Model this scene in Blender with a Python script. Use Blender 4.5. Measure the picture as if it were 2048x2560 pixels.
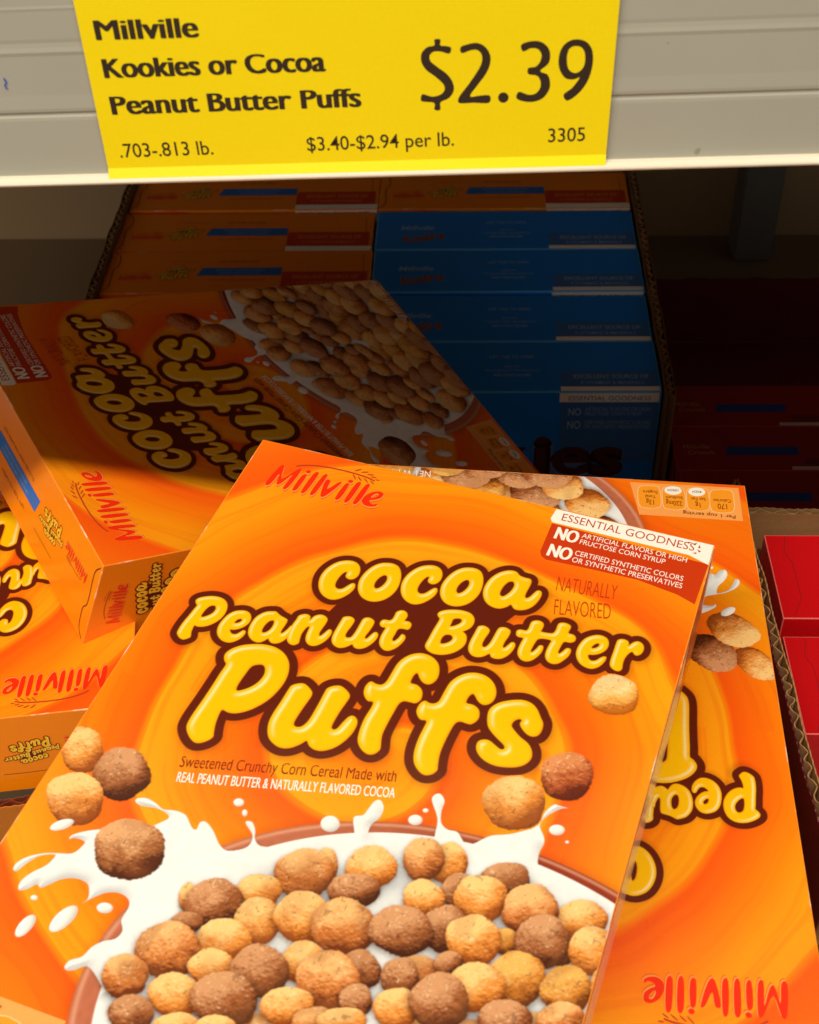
import bpy, bmesh, math, json
import numpy as np
from mathutils import Matrix, Vector

S = bpy.context.scene
for o in list(bpy.data.objects):
    bpy.data.objects.remove(o)

# ------------------------------------------------------------------ camera
CAM = Vector((0.070225, -0.938171, 0.542707))
FPX = 3372.355
cd = bpy.data.cameras.new('camera'); cam = bpy.data.objects.new('camera', cd); S.collection.objects.link(cam)
cd.sensor_fit = 'HORIZONTAL'; cd.sensor_width = 36.0; cd.lens = FPX / 2048 * 36.0
cd.clip_start = 0.01; cd.clip_end = 50
A = ((0.999095, 0.003242, -0.04241), (0.03336, -0.678277, 0.734049), (-0.026386, -0.734799, -0.677771))
cam.matrix_world = Matrix([[A[i][0], -A[i][1], -A[i][2], CAM[i]] for i in range(3)] + [[0, 0, 0, 1]])
cd.dof.use_dof = True; cd.dof.focus_distance = 0.59; cd.dof.aperture_fstop = 30.0
S.camera = cam
# ------------------------------------------------------------------ light
W_ = bpy.data.worlds.new('World'); S.world = W_; W_.use_nodes = True
bg = W_.node_tree.nodes['Background']; bg.inputs[0].default_value = (1.0, 0.92, 0.82, 1); bg.inputs[1].default_value = 0.17

def area(name, loc, target, sx, sy, power, col):
    l = bpy.data.lights.new(name, 'AREA'); l.shape = 'RECTANGLE'; l.size = sx; l.size_y = sy; l.energy = power; l.color = col
    o = bpy.data.objects.new(name, l); S.collection.objects.link(o); o.location = loc
    d = Vector(target) - Vector(loc); o.rotation_euler = (math.atan2(d.y, -d.z), 0, 0)      # the tube runs along the aisle (x)
    return o
area('ceiling_tube', (-0.7, -1.74, 2.55), (-0.05, -0.6, 0.1), 4.2, 0.10, 110, (1.0, 0.92, 0.79))
area('front_fill', (-1.2, -3.2, 1.0), (0.0, -0.6, 0.25), 2.6, 1.0, 17, (1.0, 0.93, 0.82))  # added fill to brighten the front-facing surfaces, not a store fixture
S.view_settings.view_transform = 'Standard'; S.view_settings.look = 'None'
S.view_settings.exposure = 0.0; S.view_settings.gamma = 1.0
S.cycles.max_bounces = 6

ART = json.loads(r'''{"letters":[[0,[[[6368,6129],[6256,6225],[6179,6502],[6164,6804],[6237,7001],[6384,7057],[6536,6972],[6667,6755],[6792,6597],[6910,6631],[6957,6811],[6911,7055],[6770,7323],[6579,7541],[6320,7662],[6018,7605],[5752,7412],[5564,7109],[5469,6729],[5498,6343],[5636,5985],[5867,5694],[6180,5527],[6457,5509],[6680,5627],[6817,5849],[6857,6128],[6785,6344],[6640,6451],[6474,6425],[6386,6314]]]],[0,[[[7589,5180],[7908,5113],[8193,5210],[8404,5514],[8519,5931],[8530,6378],[8405,6785],[8180,7080],[7874,7241],[7566,7235],[7293,7086],[7085,6792],[6984,6375],[7034,5942],[7175,5576],[7362,5326]],[[7798,5822],[7906,5810],[7983,5950],[7985,6155],[7917,6384],[7808,6536],[7704,6555],[7630,6441],[7616,6241],[7678,5996]]]],[0,[[[9502,5321],[9388,5418],[9301,5695],[9275,6000],[9339,6198],[9481,6254],[9633,6170],[9770,5952],[9898,5794],[10013,5828],[10052,6010],[9997,6255],[9848,6523],[9653,6742],[9394,6863],[9100,6804],[8847,6609],[8674,6304],[8596,5921],[8640,5533],[8789,5174],[9026,4882],[9340,4716],[9612,4698],[9826,4818],[9952,5042],[9980,5323],[9902,5539],[9756,5646],[9594,5620],[9512,5508]]]],[0,[[[10735,4373],[11051,4307],[11326,4405],[11521,4712],[11618,5130],[11611,5580],[11473,5989],[11240,6285],[10934,6445],[10632,6438],[10371,6288],[10178,5991],[10096,5571],[10162,5136],[10314,4768],[10507,4518]],[[10915,5018],[11021,5007],[11091,5147],[11086,5354],[11010,5584],[10897,5736],[10795,5755],[10726,5640],[10720,5439],[10790,5193]]]],[0,[[[12361,3975],[12629,3958],[12825,4107],[13047,4147],[13260,4157],[13347,4291],[13348,4561],[13315,4857],[13321,5082],[13390,5154],[13492,5055],[13580,4847],[13664,4665],[13781,4616],[13877,4705],[13903,4898],[13857,5194],[13738,5498],[13539,5725],[13307,5836],[13099,5829],[12933,5671],[12827,5811],[12588,5996],[12296,6010],[12003,5871],[11792,5582],[11697,5209],[11733,4787],[11866,4436],[12082,4154]],[[12561,4536],[12688,4518],[12766,4679],[12741,4933],[12640,5194],[12512,5359],[12392,5320],[12356,5146],[12390,4865],[12472,4641]]]],[1,[[[1396,9409],[1428,9272],[1597,9128],[1887,8988],[2184,8946],[2429,9003],[2623,9163],[2728,9401],[2755,9689],[2704,9953],[2584,10190],[2410,10395],[2201,10526],[2026,10567],[1922,10554],[1911,10689],[1946,10894],[2021,11108],[1958,11216],[1817,11322],[1644,11286],[1499,11168],[1437,11069],[1416,10835],[1431,10513],[1480,10177],[1525,9790],[1550,9616],[1466,9525]],[[2169,9409],[2261,9437],[2316,9568],[2293,9749],[2182,9926],[2032,10061],[1955,10063],[1937,9946],[1962,9714],[2035,9500]]]],[1,[[[3288,9283],[3470,9256],[3660,9329],[3797,9528],[3821,9764],[3731,9990],[3580,10163],[3416,10267],[3287,10297],[3332,10393],[3450,10463],[3586,10426],[3681,10297],[3758,10174],[3857,10179],[3902,10293],[3869,10496],[3754,10703],[3565,10872],[3354,10912],[3130,10846],[2943,10695],[2827,10494],[2774,10222],[2805,9918],[2896,9616],[3066,9395]],[[3436,9686],[3495,9705],[3491,9805],[3403,9908],[3303,9942],[3301,9855],[3349,9751]]]],[1,[[[4419,8944],[4559,8911],[4685,8977],[4833,9049],[5073,9114],[5153,9184],[5167,9374],[5143,9625],[5147,9792],[5209,9819],[5318,9589],[5378,9375],[5514,9425],[5523,9711],[5481,9965],[5389,10187],[5231,10346],[5043,10392],[4893,10311],[4823,10239],[4744,10362],[4616,10501],[4426,10543],[4195,10455],[4018,10277],[3929,10043],[3897,9762],[3939,9430],[4063,9190],[4223,9027]],[[4621,9357],[4687,9393],[4726,9550],[4711,9774],[4634,9945],[4536,10027],[4461,10004],[4428,9871],[4443,9648],[4510,9454]]]],[1,[[[5450,9008],[5464,8817],[5617,8681],[5778,8650],[5907,8729],[5935,8842],[5962,8852],[6018,8666],[6153,8531],[6308,8488],[6482,8541],[6579,8655],[6589,8846],[6560,9099],[6539,9323],[6572,9465],[6633,9458],[6713,9287],[6789,9102],[6868,9065],[6952,9132],[6979,9291],[6941,9520],[6845,9743],[6699,9935],[6531,10026],[6353,10007],[6210,9890],[6130,9727],[6093,9524],[6080,9312],[6061,9188],[5980,9265],[5935,9473],[5923,9669],[5963,9894],[5992,10051],[5941,10153],[5822,10227],[5659,10199],[5535,10089],[5463,9923],[5421,9650],[5410,9315]]]],[1,[[[7079,8460],[7103,8330],[7240,8244],[7404,8226],[7549,8324],[7573,8462],[7549,8688],[7509,8919],[7500,9115],[7552,9216],[7627,9219],[7733,9154],[7782,8945],[7806,8672],[7814,8403],[7830,8202],[7900,8090],[8051,8038],[8222,8092],[8307,8195],[8312,8426],[8278,8679],[8236,8909],[8244,9026],[8318,9024],[8393,8831],[8463,8673],[8555,8622],[8647,8696],[8680,8852],[8637,9080],[8537,9304],[8389,9496],[8206,9597],[8032,9582],[7914,9471],[7849,9541],[7718,9681],[7535,9781],[7341,9763],[7177,9654],[7076,9452],[7046,9175],[7059,8833]]]],[1,[[[8909,7561],[8919,7435],[9041,7304],[9204,7287],[9343,7388],[9391,7543],[9371,7746],[9515,7730],[9658,7817],[9687,8001],[9622,8129],[9495,8139],[9339,8169],[9263,8268],[9251,8488],[9231,8686],[9268,8806],[9344,8790],[9429,8618],[9473,8435],[9551,8394],[9652,8469],[9683,8625],[9627,8858],[9525,9081],[9372,9266],[9217,9343],[9058,9313],[8897,9180],[8802,8976],[8772,8700],[8791,8454],[8793,8309],[8685,8322],[8570,8264],[8511,8139],[8544,7996],[8634,7936],[8797,7919],[8881,7841],[8907,7709]]]],[1,[[[10432,7013],[10484,6870],[10685,6719],[10982,6602],[11299,6545],[11589,6579],[11788,6731],[11877,6957],[11852,7220],[11727,7429],[11625,7536],[11770,7644],[11868,7861],[11878,8141],[11756,8430],[11540,8680],[11244,8852],[10937,8909],[10698,8851],[10550,8740],[10485,8586],[10504,8295],[10532,7819],[10585,7328],[10570,7202],[10488,7127]],[[11173,7009],[11328,6970],[11403,7032],[11390,7161],[11255,7338],[11087,7447],[11078,7305],[11081,7099]],[[11153,7857],[11284,7869],[11352,7989],[11306,8147],[11164,8295],[11019,8352],[10970,8241],[10975,8062],[11036,7919]]]],[1,[[[12065,7197],[12095,7085],[12253,7009],[12428,7043],[12548,7161],[12549,7340],[12497,7609],[12485,7862],[12535,7986],[12637,7965],[12730,7742],[12777,7370],[12810,7035],[12874,6890],[13046,6824],[13224,6871],[13309,6971],[13304,7224],[13249,7492],[13244,7741],[13309,7775],[13396,7618],[13480,7448],[13593,7430],[13665,7561],[13644,7815],[13540,8095],[13364,8309],[13148,8390],[12977,8359],[12875,8240],[12724,8411],[12520,8530],[12301,8522],[12118,8376],[12026,8126],[12016,7810],[12045,7478]]]],[1,[[[13516,6936],[13522,6811],[13646,6733],[13833,6719],[13893,6590],[13900,6297],[13971,6164],[14141,6091],[14317,6132],[14400,6271],[14391,6491],[14391,6584],[14656,6565],[14828,6506],[14885,6321],[14886,6067],[14943,5939],[15116,5879],[15316,5919],[15391,6038],[15370,6319],[15563,6339],[15690,6452],[15696,6635],[15566,6751],[15384,6771],[15301,6856],[15264,7116],[15254,7330],[15310,7380],[15402,7230],[15489,7059],[15614,7030],[15688,7145],[15660,7399],[15542,7648],[15389,7859],[15199,7938],[14999,7883],[14856,7697],[14813,7412],[14845,7049],[14852,6883],[14585,6890],[14393,6970],[14327,7156],[14289,7452],[14283,7615],[14341,7631],[14445,7433],[14502,7259],[14614,7220],[14679,7317],[14670,7566],[14563,7847],[14411,8058],[14225,8150],[14024,8102],[13862,7914],[13810,7652],[13823,7330],[13839,7111],[13678,7116],[13565,7063]]]],[1,[[[16451,6047],[16664,6046],[16839,6149],[16932,6400],[16896,6659],[16742,6887],[16540,7026],[16346,7093],[16369,7224],[16484,7323],[16653,7264],[16810,7051],[16937,6973],[17001,7041],[16967,7260],[16846,7508],[16654,7677],[16426,7707],[16164,7606],[15976,7394],[15876,7115],[15888,6760],[16008,6400],[16216,6171]],[[16527,6455],[16602,6479],[16568,6617],[16439,6732],[16366,6715],[16422,6562]]]],[1,[[[17174,6176],[17216,6019],[17382,5941],[17549,5976],[17629,6090],[17639,6178],[17760,5974],[17920,5869],[18092,5930],[18195,6106],[18189,6353],[18073,6532],[17945,6542],[17842,6438],[17736,6544],[17644,6819],[17632,7099],[17661,7329],[17591,7469],[17441,7494],[17262,7398],[17185,7254],[17161,6986],[17171,6599]]]],[2,[[[3625,11548],[3623,11344],[3766,11090],[4035,10849],[4423,10656],[4846,10540],[5272,10541],[5671,10697],[5988,10995],[6169,11392],[6232,11824],[6183,12289],[6035,12784],[5807,13191],[5509,13539],[5164,13778],[4873,13841],[4628,13806],[4603,14042],[4662,14451],[4778,14835],[4824,14976],[4734,15165],[4514,15361],[4284,15399],[3988,15214],[3753,14925],[3695,14625],[3709,14189],[3757,13626],[3799,12945],[3824,12315],[3851,11876],[3732,11744]],[[5013,11487],[5193,11471],[5323,11626],[5382,11891],[5313,12254],[5113,12575],[4849,12806],[4718,12823],[4677,12586],[4717,12120],[4790,11667]]]],[2,[[[6501,12124],[6548,11968],[6716,11826],[6940,11759],[7198,11883],[7372,12045],[7401,12256],[7345,12660],[7290,13112],[7275,13466],[7343,13602],[7479,13608],[7615,13508],[7721,13231],[7759,12788],[7778,12291],[7787,11874],[7816,11669],[7995,11496],[8239,11423],[8542,11558],[8716,11747],[8705,12025],[8642,12428],[8599,12928],[8606,13218],[8706,13300],[8819,13197],[8910,12873],[9020,12594],[9167,12516],[9349,12641],[9422,12882],[9385,13291],[9214,13742],[8990,14053],[8686,14271],[8396,14310],[8157,14212],[8003,14057],[7850,14267],[7601,14508],[7338,14615],[7062,14592],[6740,14417],[6532,14121],[6415,13737],[6406,13310],[6454,12803]]]],[2,[[[9122,11414],[9081,11157],[9134,10940],[9227,10865],[9392,10911],[9602,10887],[9724,10694],[9766,10283],[9821,9769],[9982,9402],[10235,9145],[10536,9022],[10892,9057],[11207,9260],[11378,9572],[11434,9920],[11358,10190],[11189,10327],[10983,10289],[10808,10137],[10676,9968],[10587,10060],[10557,10315],[10598,10470],[10806,10471],[11014,10580],[11145,10775],[11183,11059],[11065,11265],[10859,11289],[10631,11321],[10505,11500],[10460,11896],[10419,12489],[10422,13001],[10549,13462],[10543,13631],[10425,13810],[10219,13882],[9938,13758],[9697,13478],[9595,13060],[9566,12496],[9619,12012],[9604,11723],[9414,11730],[9247,11609]]]],[2,[[[11202,11581],[11191,11351],[11241,11157],[11347,11049],[11505,11095],[11684,11063],[11818,10898],[11861,10467],[11930,9962],[12141,9585],[12441,9328],[12796,9236],[13151,9297],[13460,9524],[13642,9852],[13670,10199],[13559,10444],[13355,10544],[13135,10443],[12951,10240],[12849,10215],[12764,10393],[12770,10658],[13016,10661],[13237,10761],[13359,10952],[13387,11231],[13236,11485],[13061,11517],[12826,11512],[12684,11647],[12620,12012],[12583,12589],[12591,13087],[12681,13549],[12719,13725],[12592,13948],[12352,14042],[12081,13920],[11829,13626],[11700,13174],[11667,12626],[11691,12163],[11685,11878],[11478,11892],[11318,11774]]]],[2,[[[13629,10742],[13710,10479],[13915,10232],[14269,10009],[14651,9877],[14990,9919],[15256,10120],[15452,10401],[15610,10634],[15649,10934],[15584,11184],[15412,11300],[15196,11262],[14961,11087],[14837,10902],[14862,10750],[14742,10734],[14605,10896],[14597,11099],[14763,11270],[15026,11462],[15349,11630],[15560,11891],[15627,12198],[15509,12485],[15258,12698],[14895,12834],[14506,12888],[14118,12804],[13827,12603],[13685,12375],[13674,12127],[13812,11984],[14030,11947],[14300,12078],[14511,12172],[14627,12104],[14560,11960],[14304,11796],[14010,11588],[13804,11374],[13685,11070]]]]],"fill":[[[6592,7868],[6461,8277],[7077,9386],[9033,9122],[10726,8538],[11184,7558],[12863,6876],[13349,5868],[13438,5085],[11567,5291],[7165,6801]],[[9323,9033],[10573,8414],[11034,9005],[9621,9492]]],"milk":[[5265,24160],[4889,24006],[4601,24230],[4367,24328],[4244,24232],[4305,24005],[4594,23780],[4716,23404],[4969,23105],[5281,22911],[5357,22588],[5146,22276],[5162,21835],[5023,21576],[4663,21463],[4253,21579],[3939,21867],[3683,22177],[3779,22011],[3690,21732],[3470,21495],[3020,21471],[2604,21662],[2365,21926],[2140,22139],[1965,22066],[1763,22315],[1532,22441],[1419,22256],[1465,21969],[1644,21678],[1898,21360],[1998,21002],[1915,20938],[1531,21118],[1263,21490],[1094,21870],[938,21834],[932,21606],[1147,21299],[1596,21002],[2041,20847],[2485,20692],[2648,20354],[2633,20171],[2267,20156],[2117,20256],[2109,20116],[2378,19879],[2858,19616],[3330,19499],[4208,19146],[4681,18692],[4860,18435],[4662,18309],[4273,18248],[3773,18324],[3517,18265],[3488,18126],[3785,18002],[4186,18081],[4522,18211],[4922,18121],[5346,18169],[5740,18516],[5930,18545],[5921,18260],[6101,18178],[6474,18404],[6874,18786],[7248,18938],[7727,18677],[7856,18397],[7762,18098],[7424,17833],[7367,17708],[7574,17684],[7796,17943],[7912,18236],[8207,18416],[8817,18250],[9572,18033],[10423,17643],[10923,17422],[10994,17067],[10691,16405],[10958,16215],[11046,15891],[11135,15565],[11318,15481],[11514,15729],[11516,16118],[11351,16465],[11369,16841],[11535,17162],[12162,16943],[12774,16683],[13438,16451],[13454,16020],[13336,15484],[12952,14933],[12951,14685],[13126,14575],[13353,14794],[13374,15179],[13508,15618],[13796,15805],[14122,15787],[14354,15990],[14520,16121],[14778,16031],[15018,15759],[15273,15528],[15778,15305],[16319,14926],[16565,14649],[16639,14189],[16814,13786],[17204,13404],[17553,13164],[17819,13240],[17840,13478],[17601,13659],[17214,13745],[16889,14053],[16664,14422],[16650,14715],[16874,15018],[16946,15275],[16896,15665],[16979,16096],[17244,16186],[18358,16516],[19556,16974],[20317,20064],[19193,19673],[9162,23985],[6113,24584],[5691,24454]],"drops":[[0.06817,0.17126,0.00167,-0.00058,0.00067,0.00144,0.0],[0.07179,0.17433,0.00083,-0.00029,0.00054,0.00118,0.0],[0.10045,0.16881,0.00299,-0.00104,0.00116,0.00285,0.0],[0.0213,0.22517,0.00108,-0.00038,0.00048,0.0008,0.0],[0.04447,0.22086,0.00243,-0.00085,0.00089,0.00161,0.0],[0.12671,0.15813,0.00224,-0.00078,0.00067,0.00188,0.0],[0.12871,0.15354,0.0009,-0.00031,0.00027,0.00078,0.0],[0.17212,0.14634,0.00244,-0.00085,0.00053,0.00191,0.0],[0.1765,0.14964,0.00059,-0.0002,0.00014,0.00051,0.0],[0.016,0.19861,0.00298,-0.00259,0.00135,0.00136,0.0],[0.02386,0.23457,0.00091,-0.00404,0.00211,0.00075,0.0],[0.03397,0.22845,0.00189,-0.00503,0.00251,0.00117,0.0]],"air":[[0.00745,0.16973,0.00694,-0.00241,0.0048,0.00846,0],[0.02507,0.17404,0.00916,-0.00318,0.00521,0.00961,1],[0.0149,0.18801,0.00941,-0.00327,0.00516,0.009,0],[0.04169,0.19936,0.01126,-0.00393,0.00533,0.00993,4],[0.16972,0.12482,0.00857,-0.00298,0.00252,0.00935,5],[0.15579,0.14098,0.00979,-0.00341,0.00305,0.01018,0],[0.17668,0.08601,0.00828,-0.00286,0.00215,0.00882,6]],"bowl":[[0.10542,0.18343,0.00292,-0.00102,0.00228,0.00556,0],[0.11922,0.17953,0.00713,-0.00249,0.00256,0.00669,0],[0.14229,0.16965,0.00524,-0.00183,0.00219,0.0065,0],[0.13421,0.17109,0.00569,-0.00199,0.00246,0.00698,2],[0.09952,0.18869,0.00842,-0.00294,0.00321,0.00757,2],[0.11682,0.18921,0.00747,-0.00261,0.00208,0.00527,1],[0.08813,0.19941,0.00662,-0.00231,0.00228,0.00503,0],[0.06836,0.20898,0.00287,-0.001,0.00223,0.00448,0],[0.16137,0.16889,0.00662,-0.00231,0.00157,0.00516,1],[0.14914,0.17809,0.00558,-0.00195,0.00177,0.00536,1],[0.13887,0.18433,0.00585,-0.00204,0.00197,0.00559,0],[0.07663,0.20785,0.00801,-0.0028,0.0035,0.00727,1],[0.07135,0.21666,0.00439,-0.00154,0.00152,0.00306,1],[0.09205,0.20898,0.00622,-0.00218,0.00316,0.00696,0],[0.15598,0.17835,0.00741,-0.00259,0.00229,0.0072,0],[0.18773,0.17506,0.00729,-0.00255,0.00155,0.00591,0],[0.17208,0.17709,0.00791,-0.00277,0.00225,0.00777,2],[0.10536,0.20303,0.008,-0.0028,0.00321,0.00756,0],[0.11859,0.20183,0.00893,-0.00313,0.0033,0.00826,2],[0.1487,0.19214,0.00644,-0.00226,0.00244,0.0072,1],[0.13587,0.19706,0.00855,-0.00299,0.00272,0.00743,1],[0.16736,0.18983,0.00361,-0.00127,0.00119,0.00391,3],[0.1582,0.19261,0.00737,-0.00258,0.0024,0.00744,0],[0.18484,0.18703,0.00345,-0.00121,0.00127,0.00465,1],[0.17823,0.18644,0.00728,-0.00255,0.00234,0.00825,1],[0.19346,0.18401,0.00586,-0.00205,0.00192,0.0075,0],[0.08509,0.21865,0.00756,-0.00265,0.00298,0.00627,0],[0.0699,0.2269,0.00851,-0.00298,0.00399,0.00781,2],[0.08535,0.22768,0.00634,-0.00223,0.00241,0.00498,0],[0.11127,0.21695,0.00635,-0.00223,0.00246,0.00579,0],[0.12866,0.2133,0.00535,-0.00188,0.00215,0.00552,1],[0.09962,0.2239,0.0077,-0.0027,0.00332,0.00734,1],[0.14605,0.20801,0.00547,-0.00192,0.00167,0.00472,2],[0.14076,0.21149,0.00491,-0.00172,0.00202,0.00552,1],[0.1534,0.20258,0.00385,-0.00135,0.00123,0.00363,1],[0.17437,0.20049,0.00761,-0.00267,0.00235,0.00789,3],[0.16329,0.20719,0.00758,-0.00266,0.00228,0.00706,0],[0.18952,0.19877,0.00648,-0.00227,0.00193,0.00715,3],[0.12069,0.21974,0.0086,-0.00302,0.00329,0.00804,2],[0.06144,0.23892,0.00619,-0.00217,0.00313,0.0058,2],[0.07864,0.23929,0.00707,-0.00248,0.0029,0.00573,0],[0.06889,0.24901,0.00579,-0.00204,0.00271,0.00505,1],[0.10068,0.23744,0.00255,-0.0009,0.00129,0.00279,0],[0.09321,0.23576,0.0086,-0.00302,0.00348,0.00733,1],[0.11204,0.2315,0.00687,-0.00241,0.00228,0.00524,0],[0.13087,0.22292,0.00445,-0.00156,0.00178,0.00452,1],[0.12209,0.23339,0.0064,-0.00225,0.00177,0.00425,2],[0.12915,0.23014,0.0064,-0.00225,0.0014,0.00348,0],[0.1431,0.22098,0.0059,-0.00207,0.00201,0.00547,0],[0.15457,0.21499,0.00793,-0.00279,0.0026,0.00759,1],[0.17466,0.21376,0.00678,-0.00238,0.00168,0.0055,1],[0.1906,0.20815,0.00611,-0.00215,0.00133,0.00486,2],[0.20274,0.19294,0.00607,-0.00213,0.00168,0.00688,0],[0.20635,0.20184,0.0063,-0.00222,0.00144,0.00597,1],[0.084,0.24832,0.00614,-0.00216,0.00202,0.004,0],[0.09514,0.24555,0.00612,-0.00215,0.00193,0.00401,0]],"rim":[0.15732,0.23432,0.10881,0.07718],"logo":[[[[1249,2522],[1397,1399],[1583,1325],[1787,2062],[2185,1340],[2372,1333],[2253,2455],[2053,2534],[2129,1668],[1876,2309],[1704,2411],[1573,1801],[1456,2518]]],[[[2515,1603],[2710,1554],[2652,2429],[2469,2502]]],[[[2941,1336],[3151,1292],[3060,2426],[2866,2492]]],[[[3363,1332],[3548,1286],[3462,2414],[3259,2484]]],[[[3587,1572],[3785,1521],[3843,2024],[4122,1517],[4272,1505],[3950,2378],[3717,2469]]],[[[4434,1521],[4614,1487],[4558,2360],[4355,2429]]],[[[4858,1322],[5062,1280],[4968,2381],[4773,2437]]],[[[5259,1312],[5454,1267],[5359,2356],[5152,2410]]],[[[2792,1263],[2799,1307],[2784,1349],[2750,1381],[2704,1397],[2655,1393],[2613,1370],[2586,1333],[2579,1290],[2594,1247],[2628,1215],[2674,1200],[2723,1203],[2765,1226]]],[[[4697,1239],[4703,1282],[4687,1324],[4653,1356],[4608,1371],[4560,1367],[4518,1345],[4492,1308],[4486,1265],[4502,1223],[4536,1191],[4582,1176],[4630,1179],[4671,1202]]],[[[5800,1521],[6003,1452],[6176,1555],[6139,1811],[5939,1986],[5763,2073],[5835,2209],[6005,2258],[6115,2167],[6133,2294],[5950,2410],[5688,2419],[5490,2273],[5456,2017],[5600,1697]],[[5846,1641],[5964,1600],[5993,1726],[5802,1926],[5749,1836]]]],"stem":[[2060,1140],[2385,973],[3030,811],[3792,749],[4501,761],[5146,820],[5539,936]],"leaf":[[[4775,425],[4749,476],[4660,555],[4560,615],[4508,620],[4534,569],[4623,490],[4723,430]],[[5115,487],[5081,529],[4978,582],[4866,615],[4812,608],[4846,566],[4949,513],[5061,481]],[[5396,593],[5359,626],[5255,655],[5144,664],[5092,647],[5129,614],[5233,585],[5344,576]],[[5548,711],[5517,737],[5429,757],[5336,760],[5293,743],[5324,717],[5412,697],[5505,694]],[[5742,841],[5715,861],[5642,867],[5565,855],[5530,832],[5557,812],[5631,806],[5707,818]],[[4762,1098],[4714,1073],[4621,978],[4536,870],[4510,811],[4557,836],[4651,931],[4735,1040]],[[5023,1114],[4977,1098],[4884,1020],[4798,928],[4769,874],[4814,890],[4908,968],[4994,1060]],[[5322,1123],[5277,1112],[5181,1044],[5091,959],[5059,908],[5105,919],[5201,987],[5290,1072]],[[5592,1130],[5552,1127],[5465,1076],[5383,1008],[5353,962],[5394,966],[5481,1017],[5563,1085]]],"ban_w":[[12969,89],[12995,658],[13122,877],[19666,1112],[19611,173],[19558,19]],"ban_r":[[13234,922],[13212,2589],[13330,2832],[13548,2949],[15324,2877],[17198,2839],[18796,3100],[19537,3376],[19658,1148]],"text":[["Sweetened Crunchy Corn Cereal Made with",0.04261,0.16507,0.1154,0.14623,0.00447,"brown_it"],["REAL PEANUT BUTTER & NATURALLY FLAVORED COCOA",0.04437,0.17091,0.11717,0.15243,0.004,"white_b"],["NATURALLY",0.14353,0.04411,0.16653,0.04134,0.00739,"rust"],["FLAVORED",0.14608,0.05614,0.16689,0.05157,0.00757,"rust"],["ESSENTIAL GOODNESS",0.13539,0.00651,0.18947,0.00627,0.00412,"rust_s"],["NO",0.1354,0.0172,0.1444,0.0172,0.0066,"white_b"],["NO",0.1352,0.0272,0.1443,0.0272,0.0066,"white_b"],["ARTIFICIAL FLAVORS OR HIGH",0.1457,0.0133,0.188,0.0133,0.0026,"white"],["FRUCTOSE CORN SYRUP",0.1457,0.0169,0.1801,0.0169,0.0026,"white"],["CERTIFIED SYNTHETIC COLORS",0.1455,0.0236,0.1886,0.0236,0.0027,"white"],["OR SYNTHETIC PRESERVATIVES",0.1453,0.0274,0.189,0.0274,0.0027,"white"],["Per 1 cup serving",0.00679,0.26056,0.03118,0.26136,0.00221,"nut"],["170",0.0101,0.26805,0.01445,0.26811,0.00365,"nut"],["Calories",0.00793,0.27146,0.01608,0.2714,0.00226,"nut"],["1g",0.0226,0.26778,0.02489,0.26774,0.00325,"nut"],["Sat Fat",0.01976,0.27164,0.02664,0.27148,0.00198,"nut"],["220mg",0.03107,0.26814,0.03872,0.26829,0.00325,"nut"],["Sodium",0.03052,0.27164,0.03853,0.27138,0.00198,"nut"],["13g",0.0443,0.26791,0.048,0.26803,0.00325,"nut"],["Total",0.04337,0.27134,0.0482,0.27136,0.00198,"nut"],["Sugars",0.04225,0.27459,0.04916,0.27448,0.00199,"nut"],["4%DV",0.02122,0.27656,0.02589,0.27643,0.0016,"nut"],["10%DV",0.03222,0.27672,0.03765,0.27652,0.0016,"nut"],["NET WT 13.8 OZ (391g)",0.15098,0.27942,0.19599,0.27897,0.0044,"white"]],"nut":[[5509,28010],[332,28041],[349,25718],[5166,25754]],"pills":[[[5153,27586],[4823,27814],[4372,27837],[4102,27650],[4097,26477],[4425,26229],[4830,26220],[5164,26411]],[[3992,27604],[3660,27831],[3209,27854],[2942,27668],[2955,26468],[3285,26219],[3690,26211],[4020,26402]],[[2833,27621],[2508,27848],[2057,27871],[1802,27684],[1831,26485],[2154,26237],[2559,26229],[2877,26420]],[[1735,27606],[1369,27835],[919,27858],[630,27675],[677,26449],[1040,26199],[1444,26190],[1796,26378]]],"white":[[[1943,27572],[1999,27436],[2125,27326],[2296,27265],[2478,27263],[2635,27322],[2736,27429],[2762,27564],[2707,27700],[2581,27811],[2409,27873],[2226,27875],[2069,27815],[1967,27707]],[[3061,27568],[3117,27432],[3244,27323],[3417,27261],[3602,27259],[3763,27318],[3869,27425],[3897,27560],[3843,27697],[3716,27807],[3542,27869],[3355,27871],[3193,27812],[3089,27704]]]}''')
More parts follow.
